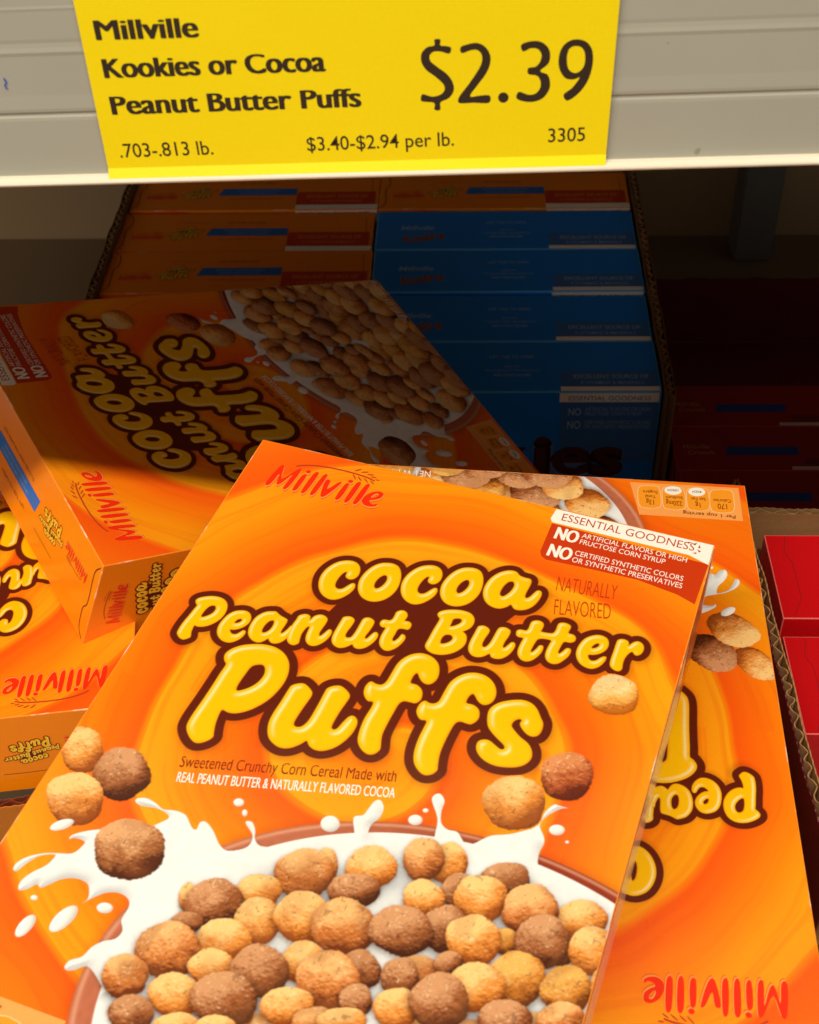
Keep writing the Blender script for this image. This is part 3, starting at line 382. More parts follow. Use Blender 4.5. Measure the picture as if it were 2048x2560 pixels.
def blob(R, e, col=(255, 252, 244)):
    cx, cy, ax, ay, bx, by = e[:6]; cy = H - cy; ay = -ay; by = -by; rad = abs(ax) + abs(bx) + abs(ay) + abs(by)
    sl = R.box(cx - rad, cy - rad, cx + rad, cy + rad); X = R.X[sl] - cx; Y = R.Y[sl] - cy; det = ax * by - ay * bx
    p = (X * by - Y * bx) / det; q = (ax * Y - ay * X) / det; r = np.hypot(p, q); aw = R.h / np.hypot(ax, ay)
    sh = np.clip(.70 + .42 * (-q * .6 - p * .3) + .25 * np.sqrt(np.clip(1 - r * r, 0, 1)), .62, 1)[..., None]
    R.over(sl, lin(col) * sh, 1 - sm(1 - aw, 1 + aw, r))
def make_bowl():
    R = Raster(0.0004, 0.0006, W - 0.0004, H - 0.137, 0.00025)
    full = (slice(None), slice(None)); cx, cv, a, b = ART['rim']; cx, cv, a, b = 0.1572, 0.2362, 0.1090, 0.0795
    X, V = R.X, H - R.Y; aa = 0.0002
    def ed(a_, b_, oy=0): r = np.hypot((X - cx) / a_, (V - cv - oy) / b_); return (r - 1) * np.minimum(a_, b_)
    do = ed(a, b)
    th = np.arctan2(V - cv, X - cx)
    wood = vnoise(th * .05 + do * .2, do, 3, 900) * .14
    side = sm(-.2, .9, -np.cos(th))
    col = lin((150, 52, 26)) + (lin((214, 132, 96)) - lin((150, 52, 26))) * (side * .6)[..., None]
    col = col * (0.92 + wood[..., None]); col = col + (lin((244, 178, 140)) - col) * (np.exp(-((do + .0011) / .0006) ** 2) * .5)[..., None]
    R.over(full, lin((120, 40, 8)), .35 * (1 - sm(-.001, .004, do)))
    R.over(full, col, 1 - sm(-aa, aa, do))
    rw = 0.0034 + .0022 * np.cos(th) ** 2
    di = do + rw
    dm, mx, my = sdf(X, R.Y, [catmull(fuv(ART['milk']), 3)])
    # milk surface: whiter where it rises, cool grey in the hollows, ridged near its edge
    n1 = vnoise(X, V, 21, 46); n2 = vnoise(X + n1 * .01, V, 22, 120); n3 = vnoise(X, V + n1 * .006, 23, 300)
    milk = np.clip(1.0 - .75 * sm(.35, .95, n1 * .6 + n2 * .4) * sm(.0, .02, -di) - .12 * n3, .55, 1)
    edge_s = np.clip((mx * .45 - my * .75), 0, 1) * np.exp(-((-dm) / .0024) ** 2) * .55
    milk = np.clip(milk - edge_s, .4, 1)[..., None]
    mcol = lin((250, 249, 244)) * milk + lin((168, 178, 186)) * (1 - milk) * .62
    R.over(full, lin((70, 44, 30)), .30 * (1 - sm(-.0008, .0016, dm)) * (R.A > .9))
    R.over(full, mcol, np.maximum(1 - sm(-aa, aa, di), 1 - sm(-aa, aa, dm)))
    k = 0
    rs2 = np.random.RandomState(4)
    # the puffs of the hidden lower part of the bowl first, then those the photograph shows, back to front
    lower = []; mine = [(e[:6], e[6]) for e in ART['bowl']]
    pts = [(e[0], e[1]) for e, t in mine]
    for yy in np.arange(.205, .300, .0062):
        for xx in np.arange(.058, .206, .0068):
            x_ = xx + rs2.uniform(-.003, .003); y_ = yy + rs2.uniform(-.0025, .0025)
            if np.hypot((x_ - cx) / (a - .015), (y_ - cv) / (b - .012)) > 1: continue
            md = min(np.hypot(x_ - q[0], (y_ - q[1]) * 1.1) for q in pts)
            if md > (.0118 if y_ > .245 else .0100): lower.append((x_, y_)); pts.append((x_, y_))
    lower.sort(key=lambda t: t[1])
    for x_, y_ in lower:
        if y_ > .245: continue
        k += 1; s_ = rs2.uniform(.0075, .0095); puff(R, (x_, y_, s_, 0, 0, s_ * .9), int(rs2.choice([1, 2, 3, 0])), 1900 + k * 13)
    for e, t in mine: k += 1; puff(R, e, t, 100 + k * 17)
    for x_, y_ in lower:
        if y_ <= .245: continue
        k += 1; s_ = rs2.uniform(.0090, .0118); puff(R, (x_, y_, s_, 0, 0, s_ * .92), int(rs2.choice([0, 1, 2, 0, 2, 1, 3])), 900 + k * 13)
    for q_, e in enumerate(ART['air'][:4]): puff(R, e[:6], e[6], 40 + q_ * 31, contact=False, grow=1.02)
    for e in ART['drops']: blob(R, e)
    return R.mesh('bowl_picture')
def make_air(lst):
    R = Raster(0.140, H - 0.165, W - 0.0005, H - 0.075, 0.00025)
    for k, e in lst: puff(R, e[:6], e[6], 40 + k * 31, contact=False, grow=1.02)
    return R.mesh('puff_picture')
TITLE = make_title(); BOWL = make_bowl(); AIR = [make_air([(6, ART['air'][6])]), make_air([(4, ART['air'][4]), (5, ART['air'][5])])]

# ------------------------------------------------------------------ brand mark and lettering of the orange carton
def make_logo():
    it = []
    for c in ART['logo']:
        cs = [fuv(k) for k in c]
        sh = [[(x + .0004, y - .0011) for x, y in k] for k in cs]; pl = [[(x + .0002, y - .0005) for x, y in k] for k in cs]
        it += [(poly_mesh(sh, 3, 0.00008), 0.0, I_SHADE), (poly_mesh(pl, 3, 0.00016), 0.00006, I_PALE), (poly_mesh(cs, 3), 0.00012, I_RED)]
    it.append((ribbon(catmull(fuv(ART['stem']), 4, False), 0.0007), 0.00012, I_DARKRED))
    for l in ART['leaf']: it.append((poly_mesh([fuv(l)]), 0.00012, I_DARKRED))
    return join(it, 'logo')
LOGO = make_logo()
STY = {'brown_it': (I_BROWN, -0.002, 0.10), 'white_b': (I_WHITE, 0.0, 0.05), 'white': (I_WHITE, 0.0, 0.0), 'rust': (I_RUST, -0.012, 0.0), 'rust_s': (I_RUST, 0.0, 0.0), 'nut': (I_NUT, 0.006, 0.0)}
TX = {t[0] + str(i): t for i, t in enumerate(ART['text'])}
def art_text(t, dz=0.0):
    s, x0, v0, x1, v1, cap, st = t; m, off, shr = STY[st]
    return (fit_text(s, (x0, H - v0), (x1, H - v1), cap, off, shr, .05 if st == 'white_b' and len(s) < 4 else .014 if st == 'white_b' else 0.0, 1.14 if st == 'brown_it' else 1.0), dz, m)
T_ = ART['text']
SLOGAN = [join([art_text(T_[k])], 'slogan_lettering') for k in (0, 1)]
FLAV = [join([art_text(T_[k])], 'flavour_lettering') for k in (2, 3)]
def spark():
    it = []
    for k, (x, y, r, ang) in enumerate(((.1870, .0022, .0012, 20), (.1893, .0022, .0013, 60), (.1912, .0034, .0013, 100), (.1915, .0056, .0013, 140), (.1902, .0072, .0012, 190))):
        t = math.radians(ang); it.append((poly_mesh([[(x + r * math.cos(t), H - y + r * math.sin(t)), (x + .6 * r * math.cos(t + 2.4), H - y + .6 * r * math.sin(t + 2.4)), (x + .6 * r * math.cos(t - 2.4), H - y + .6 * r * math.sin(t - 2.4))]]), 0.0, I_RUST))
    return it
def make_banner():
    bw = [(.1319, H - .0009), (.1311, H - .0068), (.1322, H - .0087), (.1880, H - .0090), (.1965, H - .0118), (.1967, H - .0006)]; br = fuv(ART['ban_r'])
    clip = lambda P: [(min(max(x, 0), W - .0006), min(y, H - .0006)) for x, y in P]
    return join([(poly_mesh([clip(br)]), 0.0, I_CLAIM), (poly_mesh([clip(bw)]), 0.00008, I_WHITE)], 'claim_banner')
BANNER = make_banner(); CLAIM = join([art_text(t) for t in T_[4:11]] + spark(), 'claim_lettering')
def make_nut():
    it = [(poly_mesh([fuv(ART['nut'])]), 0.0, I_PEACH)]
    for p in ART['pills']:
        P = catmull(fuv(p), 4); c = P.mean(0); it += [(poly_mesh([P]), 0.00006, I_LINE), (poly_mesh([c + (P - c) * np.array([.93, .95])]), 0.00012, I_PILL)]
    for p in ART['white']: it.append((poly_mesh([fuv(p)]), 0.00018, I_WHITE))
    return join(it, 'nutrition_panel')
NUT = make_nut(); NUTTX = join([art_text(t) for t in T_[11:23]], 'nutrition_lettering'); NETWT = join([art_text(T_[23])], 'weight_lettering')
def tiny(lines, mat, name='small_lettering'):
    return join([(fit_text(s, a, b, c, o), 0.0, mat) for s, a, b, c, o in lines], name)
SOURCE = join([(rect(.1315, .0076, .1945, .0275), 0.0, I_CLAIM), (rect(.1315, .0007, .1965, .0074), 0.0, I_WHITE)], 'source_banner')
SOURCE_TX = tiny([('EXCELLENT SOURCE OF', (.1395, .0185), (.188, .0185), .0042, .01), ('9 VITAMINS & MINERALS', (.1435, .0115), (.184, .0115), .003, .0)], I_PALE, 'source_lettering')
STRIP = join([(poly_mesh([[(.068, .0228), (.131, .0228), (.131, .0335), (.0715, .0335)]]), 0.0, I_BLUE)], 'pull_strip')
STRIP_TX = tiny([('SAVE BOX TOPS FOR SCHOOLS', (.082, .0292), (.118, .0292), .0020, 0), ('SEE SIDE PANEL FOR DETAILS', (.085, .0252), (.115, .0252), .0018, 0)], I_LBLUE, 'strip_lettering')
TOPTX = [tiny([l_], I_BROWN, 'top_lettering') for l_ in (('LIFT TAB TO OPEN', (.083, .0405), (.113, .0405), .0024, .004), ('TO CLOSE, INSERT TAB UNDER SLOT', (.078, .0165), (.120, .0165), .0020, 0))]
SEAM = join([(ribbon(catmull([(.0016, .0029), (.0054, .0101), (.0048, .0256), (.0052, .0326), (.0077, .0375), (.0069, .0496), (.0025, .0545)], 4, False), .0007), 0.0, I_SEAM)], 'flap_seam')
SEAM2 = [join([(ribbon(p_, .0004), 0, I_SEAM)], 'tab_seam') for p_ in ([(.1905, .012), (.1915, .03), (.1905, .050)], [(.046, .0420), (.060, .0424), (.069, .0422)])]

FACTS = join([(rect(.0022, .016, D - .0022, H - .048), 0.0, plain('ink_facts', (255, 232, 206), .25, .08, .5)), (rect(.0006, H - .0086, .030, H - .0008), 0.0, I_WHITE), (rect(.0006, H - .046, .030, H - .0088), 0.0, I_CLAIM)], 'facts_panel')
# ------------------------------------------------------------------ carton body
def box_body(name, w, h, d, front, side, edge, bev=0.0005, dents=0):
    bm = bmesh.new()
    bmesh.ops.create_cube(bm, size=1.0, matrix=Matrix.Translation((0, 0, h / 2)) @ Matrix.Diagonal((w, d, h, 1)))
    for f in bm.faces: f.material_index = 0 if f.normal.y < -.5 else 1
    r = bmesh.ops.bevel(bm, geom=list(bm.edges), offset=bev, segments=2, profile=0.6, affect='EDGES', material=2)
    me = bpy.data.meshes.new(name); bm.to_mesh(me); bm.free()
    for m in (front, side, edge): me.materials.append(m)
    v = verts_np(me); f = me.attributes.new('face', 'FLOAT_VECTOR', 'POINT'); fv = np.stack([v[:, 0] + w / 2, h - v[:, 2], 0 * v[:, 0]], 1).astype(np.float32); f.data.foreach_set('vector', fv.ravel())
    for p in me.polygons: p.use_smooth = False
    return me
E1, E2, E3 = 0.00006, 0.00012, 0.00018
def F_front(eps): return frame((-W / 2, -D / 2, 0), (1, 0, 0), (0, 0, 1), eps)
def F_top(eps): return frame((-W / 2, -D / 2, H), (1, 0, 0), (0, 1, 0), eps)
def F_left(eps): return frame((-W / 2, D / 2, 0), (0, -1, 0), (0, 0, 1), eps)
def F_right(eps): return frame((W / 2, -D / 2, 0), (0, 1, 0), (0, 0, 1), eps)
def place2(F, sx, x, y): return F @ Matrix.Translation((x, y, 0)) @ Matrix.Diagonal((sx, sx, 1, 1))

BODY = box_body('carton', W, H, D, M_FRONT, M_SIDE, M_EDGE)
def make_orange():
    r = empty('cereal_box')
    link('carton', BODY, r)
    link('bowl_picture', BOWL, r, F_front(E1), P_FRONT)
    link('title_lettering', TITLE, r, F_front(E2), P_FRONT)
    [link('puff_picture', a_, r, F_front(E3), P_FRONT) for a_ in AIR]
    link('logo', LOGO, r, F_front(E1))
    b = link('claim_banner', BANNER, r, F_front(E1)); link('claim_lettering', CLAIM, b, Matrix.Translation((0, 0, E1 + .00004)))
    [link('slogan_lettering', m_, r, F_front(E3)) for m_ in SLOGAN]; [link('flavour_lettering', m_, r, F_front(E3)) for m_ in FLAV]; link('weight_lettering', NETWT, r, F_front(E3 + .0001))
    n = link('nutrition_panel', NUT, r, F_front(E2)); link('nutrition_lettering', NUTTX, n, Matrix.Translation((0, 0, .00026)))
    # top panel: small brand mark and title, blue strip, claim
    k = .50; link('logo', LOGO, r, place2(F_top(E1), k, .0045, .0175 - k * (H - .0255)))
    k = .162; link('title_lettering', TITLE, r, place2(F_top(E2), k, .0365, .0345 - k * (H - .042)), P_SIDE)
    s = link('pull_strip', STRIP, r, F_top(E1)); link('strip_lettering', STRIP_TX, s, Matrix.Translation((0, 0, E1)))
    s = link('source_banner', SOURCE, r, F_top(E1)); link('source_lettering', SOURCE_TX, s, Matrix.Translation((0, 0, E1)))
    [link('top_lettering', m_, r, F_top(E1)) for m_ in TOPTX]; link('flap_seam', SEAM, r, F_top(E2)); [link('tab_seam', m_, r, F_top(E1)) for m_ in SEAM2]
    link('facts_panel', FACTS, r, F_right(E1))
    # left panel
    k = .58; link('logo', LOGO, r, place2(F_left(E1), k, .0040, H - .0172 - k * (H - .0255)))
    k = .288; link('title_lettering', TITLE, r, place2(F_left(E2), k, -.0018, H - .0225 - k * (H - .0425)), P_SIDE)
    return r
def pose_box(o, TL, U, V, N, sc=1.0, h=None, w=None, d=None):
    U, V, N, TL = (Vector(t) for t in (U, V, N, TL)); h = h or H; w = w or W; d = d or D
    loc = TL + U * (w / 2) * sc + N * (d / 2) * sc + V * h * sc
    o.matrix_world = Matrix(((U.x * sc, N.x * sc, -V.x * sc, loc.x), (U.y * sc, N.y * sc, -V.y * sc, loc.y), (U.z * sc, N.z * sc, -V.z * sc, loc.z), (0, 0, 0, 1)))
ORANGE = make_orange(); index_kids(ORANGE)
GP = 'orange cereal boxes on the shelf'
used = [0]
def orange(label):
    o = ORANGE if not used[0] else copy_tree(ORANGE)
    used[0] += 1; tag(o, label, 'cereal box', GP); return o
# front pile
o = orange('large orange cereal box lying face up in front, its title reading towards the viewer')
pose_box(o, (-0.01829, -0.48883, 0.1706), (0.95119, -0.30789, -0.02083), (-0.30842, -0.95075, -0.03076), (-0.01034, 0.03568, -0.99931))
o = orange('orange cereal box lying upside down under the front box, beside the corrugated edge')
pose_box(o, (0.19142, -0.7312, 0.1085), (-0.99838, 0.04313, 0.03704), (0.04321, 0.99907, 0.00136), (-0.03695, 0.00296, -0.99931))
o = orange('orange cereal box turned sideways and sloping away, half in the shelf shadow')
pose_box(o, (-0.0992, -0.49798, 0.10099), (-0.54195, 0.82204, 0.17476), (0.76343, 0.56849, -0.30658), (-0.35137, -0.03274, -0.93566))
o = orange('orange cereal box lying upside down at the left edge, beneath the sideways box')
ULL = Vector((-.98871, -.15, 0)).normalized(); VLL = Vector((ULL.y, -ULL.x, 0))
TLL = Vector((-0.0873, -0.5373, 0.0485))
pose_box(o, TLL, ULL, VLL, (0, 0, -1))
o = orange('orange cereal box buried under the upside down box beside the corrugated edge')
pose_box(o, (0.194, -0.722, 0.0520), Vector((-.9995, .03, 0)).normalized(), Vector((.03, .9995, 0)).normalized(), (0, 0, -1))
# standing rows at the back
SC = 1.02
def far(P): return CAM + (Vector(P) - CAM) * SC
ex, ey, ez = (1, 0, 0), (0, 0, -1), (0, 1, 0)
XL = -W - .0011
names = ['fourth', 'third', 'second', 'first']
for k, (y, lab) in enumerate(((0.0, 'farthest one, just below the price tag'), (-.05926, 'middle one of the three tops'), (-.11745, 'nearest one, touching the sideways box'))):
    o = orange('upright orange cereal box in the left back row, ' + lab); q_ = (.004, -.003, .005)[k]; pose_box(o, far((XL + (.0006, -.0012, .0004)[k], y - .0004, (0, -.0006, .0004)[k])), (math.cos(q_), math.sin(q_), 0), ey, (-math.sin(q_), math.cos(q_), 0), SC)
o = orange('upright orange cereal box right behind the row of blue boxes'); pose_box(o, far((0, 0, 0)), ex, ey, ez, SC)

# ------------------------------------------------------------------ blue boxes
B_FRONT = plain('blue_carton', (10, 132, 238), .34); B_EDGE = plain('blue_carton_edge', (90, 185, 255), .35); B_PANEL = plain('blue_panel', (62, 118, 190), .36)
I_CHOC = plain('ink_chocolate', (46, 18, 14), .36); I_COOK = plain('ink_cookie', (150, 92, 60), .36); I_MID = plain('ink_mid_blue', (112, 132, 180), .36)
BBODY = box_body('carton', W, H, D, B_FRONT, B_FRONT, B_EDGE, .0010)
def make_blue():
    r = empty('cereal_box'); link('carton', BBODY, r)
    link('claim_banner', join([(rect(.1315, H - .060, .196, H - .0088), 0, B_PANEL), (rect(.1305, H - .0086, .1955, H - .0011), 0, I_WHITE)], 'claim_banner'), r, F_front(E1))
    link('claim_lettering', join([(fit_text('ESSENTIAL GOODNESS', (.1365, H - .0072), (.190, H - .0072), .0036), 0, B_PANEL), (fit_text('NO', (.1368, H - .0196), (.1452, H - .0196), .0062, .02), 0, I_LBLUE), (fit_text('NO', (.1365, H - .0309), (.1454, H - .0309), .0068, .02), 0, I_LBLUE),
        (fit_text('ARTIFICIAL FLAVORS OR HIGH', (.1478, H - .0160), (.1905, H - .0160), .0030), 0, I_LBLUE), (fit_text('FRUCTOSE CORN SYRUP', (.1478, H - .0198), (.1850, H - .0198), .0030), 0, I_LBLUE), (fit_text('CERTIFIED SYNTHETIC COLORS', (.1478, H - .0272), (.1915, H - .0272), .0030), 0, I_LBLUE), (fit_text('OR SYNTHETIC PRESERVATIVES', (.1478, H - .0310), (.1915, H - .0310), .0030), 0, I_LBLUE)], 'claim_lettering'), r, F_front(E2))
    kt = lambda off: join([(fit_text('Kook', (.012 - off * .03, H - .0705), (.1105 + off * .03, H - .0705), .036, off), 0, None), (fit_text('ies', (.1165 - off * .03, H - .0705), (.1745 + off * .03, H - .0705), .036, off), 0.00003, None)], 'name')
    link('title_lettering', join([(kt(.075), 0, I_MID), (kt(.055), .0001, I_CHOC), (kt(.02), .0002, plain('ink_cocoa', (84, 40, 26), .36))], 'title_lettering'), r, F_front(E1))
    link('logo', join([(fit_text('Millville', (.019, .0282), (.0447, .0282), .0058, .014, .2), 0, I_LBLUE)], 'logo'), r, F_top(E1))
    link('name_lettering', join([(fit_text('Kookies', (.0217, .0100), (.0530, .0155), .0105, .05, .15), 0, I_COOK)], 'name_lettering'), r, F_top(E1))
    link('top_lettering', tiny([('LIFT TAB TO OPEN', (.085, .0372), (.1147, .0372), .0030, .01), ('MADE WITH', (.0945, .0265), (.1050, .0265), .0022, .0), ('TO CLOSE, INSERT TAB UNDER SLOT', (.082, .0222), (.118, .0222), .0022, 0), ('MADE OF RECYCLED FIBER', (.0874, .0170), (.1121, .0170), .0026, .01)], I_LBLUE, 'top_lettering'), r, F_top(E1))
    s = link('source_banner', join([(rect(.1317, .0057, .1945, .0225), 0, B_PANEL), (rect(.1312, .0010, .1958, .0055), 0, I_WHITE)], 'source_banner'), r, F_top(E1))
    link('source_lettering', tiny([('EXCELLENT SOURCE OF', (.1403, .0145), (.1897, .0145), .0042, .012), ('9 VITAMINS & MINERALS', (.1445, .0082), (.186, .0082), .0030, .004)], I_LBLUE, 'source_lettering'), s, Matrix.Translation((0, 0, E1)))
    return r
BLUE = make_blue(); index_kids(BLUE)
for k, (y, lab) in enumerate(((-.05926, 'farthest of the blue row, touching the orange box behind'), (-.11745, 'second from the back of the blue row'), (-.17670, 'third from the back of the blue row'), (-.23438, 'front-most of the blue row with its front face in sight'))):
    o = BLUE if k == 0 else copy_tree(BLUE)
    tag(o, 'upright blue cereal box, ' + lab, 'cereal box', 'blue cereal boxes in the right row'); q_ = (-.003, .004, -.002, .003)[k]; pose_box(o, far((.0005 * (k % 2), y, (0, .0005, -.0004, 0)[k])), (math.cos(q_), math.sin(q_), 0), ey, (-math.sin(q_), math.cos(q_), 0), SC)

# ------------------------------------------------------------------ red boxes
R_FRONT = plain('red_carton', (214, 12, 20), .38); R_EDGE = plain('red_carton_edge', (255, 120, 110), .5); R_SEAM = plain('red_seam', (158, 8, 14), .6)
RW, RH, RD = .197, .336, .0605
RBODY = box_body('carton', RW, RH, RD, R_FRONT, R_FRONT, R_EDGE)
def make_red():
    r = empty('cereal_box'); link('carton', RBODY, r)
    F = frame((-RW / 2, -RD / 2, RH), (1, 0, 0), (0, 1, 0), E1)
    link('flap_seam', join([(ribbon([(.011, .0595), (.0085, .048), (.0115, .040), (.0115, .014), (.006, .0015)], .00045), 0, R_SEAM), (ribbon([(.040, .057), (.044, .050), (.10, .048), (.15, .050)], .00045), 0, R_SEAM)], 'flap_seam'), r, F)
    return r
RED = make_red(); index_kids(RED)
for k, (x, y, lab) in enumerate(((.2290, -.4715, 'the farther one beside the corrugated edge'), (.2268, -.5440, 'the nearer one beside the corrugated edge'))):
    o = RED if k == 0 else copy_tree(RED)
    tag(o, 'plain red box in the light at the right, ' + lab, 'box', 'red boxes at the right edge'); pose_box(o, (x, y, .040 - .0002 * k), ex, ey, ez, 1.0, RH, RW, RD)
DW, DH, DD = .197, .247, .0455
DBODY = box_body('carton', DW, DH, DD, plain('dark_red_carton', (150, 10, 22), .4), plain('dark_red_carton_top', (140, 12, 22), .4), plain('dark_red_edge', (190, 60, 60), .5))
def make_dark():
    r = empty('cereal_box'); link('carton', DBODY, r)
    F = frame((-DW / 2, -DD / 2, DH), (1, 0, 0), (0, 1, 0), E1)
    link('pull_strip', join([(rect(.035, .016, .083, .0245), 0, plain('ink_navy', (24, 60, 130), .4))], 'pull_strip'), r, F)
    link('logo', join([(fit_text('Millville', (.006, .0225), (.024, .0225), .0045, .012, .15), 0, plain('ink_tan', (170, 120, 80), .4)), (fit_text('Crunch', (.009, .0165), (.027, .0165), .0042, .02, .1), 0, plain('ink_tan', (170, 120, 80), .4))], 'logo'), r, F)
    link('source_banner', join([(rect(.076, .0008, .194, .0042), 0, plain('ink_grey', (190, 170, 160), .4)), (rect(.086, .0050, .194, .0120), 0, plain('ink_wine', (110, 20, 24), .4))], 'source_banner'), r, F)
    return r
DARK = make_dark(); index_kids(DARK)
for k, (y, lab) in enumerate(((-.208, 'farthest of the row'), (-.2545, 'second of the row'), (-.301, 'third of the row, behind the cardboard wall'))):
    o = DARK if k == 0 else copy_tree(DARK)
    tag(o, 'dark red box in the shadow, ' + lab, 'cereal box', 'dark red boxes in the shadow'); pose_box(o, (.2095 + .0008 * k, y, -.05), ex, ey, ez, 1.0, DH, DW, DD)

# ------------------------------------------------------------------ cardboard trays
def kraft(name, c):
    m, nt, b = new_mat(name); tc = nd(nt, 'ShaderNodeTexCoord')
    n1 = nd(nt, 'ShaderNodeTexNoise'); n1.inputs['Scale'].default_value = 60; n1.inputs['Detail'].default_value = 6
    mp = nd(nt, 'ShaderNodeMapping'); mp.inputs['Scale'].default_value = (1, 1, 8); nt.links.new(tc.outputs['Object'], mp.inputs[0]); nt.links.new(mp.outputs[0], n1.inputs['Vector'])
    n2 = nd(nt, 'ShaderNodeTexNoise'); n2.inputs['Scale'].default_value = 700; nt.links.new(tc.outputs['Object'], n2.inputs['Vector'])
    k = mth(nt, 'ADD', mth(nt, 'MULTIPLY', n1.outputs['Fac'], .5), mth(nt, 'MULTIPLY', n2.outputs['Fac'], .5))
    c = np.array(c); nt.links.new(mixc(nt, k, rgba(c * .86), rgba(np.minimum(c * 1.12, 255))), b.inputs['Base Color']); b.inputs['Roughness'].default_value = .9; b.inputs['Specular IOR Level'].default_value = .2
    return m
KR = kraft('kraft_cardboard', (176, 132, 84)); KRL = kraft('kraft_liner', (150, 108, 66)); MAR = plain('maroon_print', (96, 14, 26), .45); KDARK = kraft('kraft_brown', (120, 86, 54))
def wall(name, parent, P0, P1, z0, z1, th, mats, wl=.0092, notch=None):
    """corrugated wall seen on its cut top edge: two liners and a wavy flute; mats = (left liner, flute, right liner)"""
    P0 = np.array(P0, float); P1 = np.array(P1, float); L = np.linalg.norm(P1 - P0); d = (P1 - P0) / L; n = np.array([-d[1], d[0]])
    N = int(max(8, L / wl * 10)); bm = bmesh.new()
    def strip(off, t, mi, wave):
        rows = []
        for i in range(N + 1):
            s = L * i / N; c = off + (wave * (.86 + .14 * math.sin(s * 61)) * math.sin(2 * math.pi * s / wl + .9 * math.sin(s * 173) + .6 * math.sin(s * 71 + 2)) if wave else .00035 * math.sin(s * 97 + off * 3000)); jit = .0005 * math.sin(s * 190) + .0006 * math.sin(s * 77 + 1) * math.sin(s * 31) + .0003 * math.sin(s * 1450 + off * 900)
            p = P0 + d * s; zt = z1 + jit
            if notch:
                for a, b_, zz in notch:
                    if a <= s <= b_: zt = zz
            q = [p + n * (c - t / 2), p + n * (c + t / 2)]
            rows.append([bm.verts.new((*q[0], z0)), bm.verts.new((*q[0], zt)), bm.verts.new((*q[1], zt)), bm.verts.new((*q[1], z0))])
        for a, b_ in zip(rows, rows[1:]):
            for k in range(4):
                f = bm.faces.new((a[k], a[(k + 1) % 4], b_[(k + 1) % 4], b_[k])); f.material_index = mi
        for e in (rows[0], rows[-1]): f = bm.faces.new(e); f.material_index = mi
    strip(th / 2, .0006, 0, 0); strip(-th / 2, .0006, 2, 0); strip(0, .0006, 1, (th - .0014) / 2)
    bmesh.ops.recalc_face_normals(bm, faces=list(bm.faces))
    me = bpy.data.meshes.new(name); bm.to_mesh(me); bm.free()
    for m in mats: me.materials.append(m)
    return link(name, me, parent)
def slab(name, parent, x0, y0, z0, x1, y1, z1, m, bev=.0005):
    bm = bmesh.new(); bmesh.ops.create_cube(bm, size=1.0, matrix=Matrix.Translation(((x0 + x1) / 2, (y0 + y1) / 2, (z0 + z1) / 2)) @ Matrix.Diagonal((x1 - x0, y1 - y0, z1 - z0, 1)))
    if bev: bmesh.ops.bevel(bm, geom=list(bm.edges), offset=bev, segments=2, affect='EDGES')
    me = bpy.data.meshes.new(name); bm.to_mesh(me); bm.free(); return link(name, me, parent, None, m)
DECK = -.300
t = tag(empty('cardboard_tray'), 'brown cardboard tray with corrugated front wall under the front pile of orange boxes', 'cardboard tray')
fw0 = TLL + ULL * (-.02) - VLL * .0065; fw1 = TLL + ULL * .30 - VLL * .0065
wall('front_wall', t, (fw0.x, fw0.y), (fw1.x, fw1.y), DECK + .003, -.0075, .0050, (kraft('kraft_orange_print', (196, 116, 38)), kraft('kraft_red_reflection', (130, 54, 28)), kraft('kraft_red_reflection_liner', (120, 60, 36))))  # red reflected light is painted into the flute and inner liner colours
slab('inner_pad', t, -.30, -.53, -.016, .19, -.43, -.0082, KDARK)
slab('carton_insert', t, -.02, -.722, DECK + .003, .200, -.535, -.0042, KR)
t2 = tag(empty('cardboard_tray'), 'cardboard tray with maroon side and corrugated cut edge round the lit red boxes', 'cardboard tray')
wall('side_wall', t2, (.2100, -.400), (.2178, -.640), DECK + .003, .070, .0047, (KR, KR, MAR))
wall('back_wall', t2, (.2185, -.3985), (.60, -.3965), DECK + .003, .0455, .0042, (KR, KR, KRL))
slab('tray_floor', t2, .2260, -.64, DECK + .001, .60, -.404, DECK + .003, KR)
t3 = tag(empty('cardboard_tray'), 'brown cardboard tray round the two rows of upright boxes at the back', 'cardboard tray')
a = far((-.2012, .09, 0)); b = far((-.2012, -.26, 0)); wall('side_wall', t3, (a.x, a.y), (b.x, b.y), DECK + .003, a.z + .006, .0055, (KDARK, KRL, KDARK))
a = far((.2022, .09, 0)); b = far((.2022, -.245, 0)); wall('side_wall', t3, (a.x, a.y), (b.x, b.y), DECK + .003, a.z + .004, .0055, (KDARK, KRL, KDARK))
slab('tray_floor', t3, -.20, -.25, DECK + .001, .20, .08, DECK + .003, KR)
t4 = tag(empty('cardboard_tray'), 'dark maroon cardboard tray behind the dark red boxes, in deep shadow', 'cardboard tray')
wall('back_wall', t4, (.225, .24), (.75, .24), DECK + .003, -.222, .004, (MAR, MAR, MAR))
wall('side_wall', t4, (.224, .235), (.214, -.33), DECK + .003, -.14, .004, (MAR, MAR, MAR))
slab('tray_floor', t4, .226, -.38, DECK + .001, .75, .236, DECK + .003, MAR)

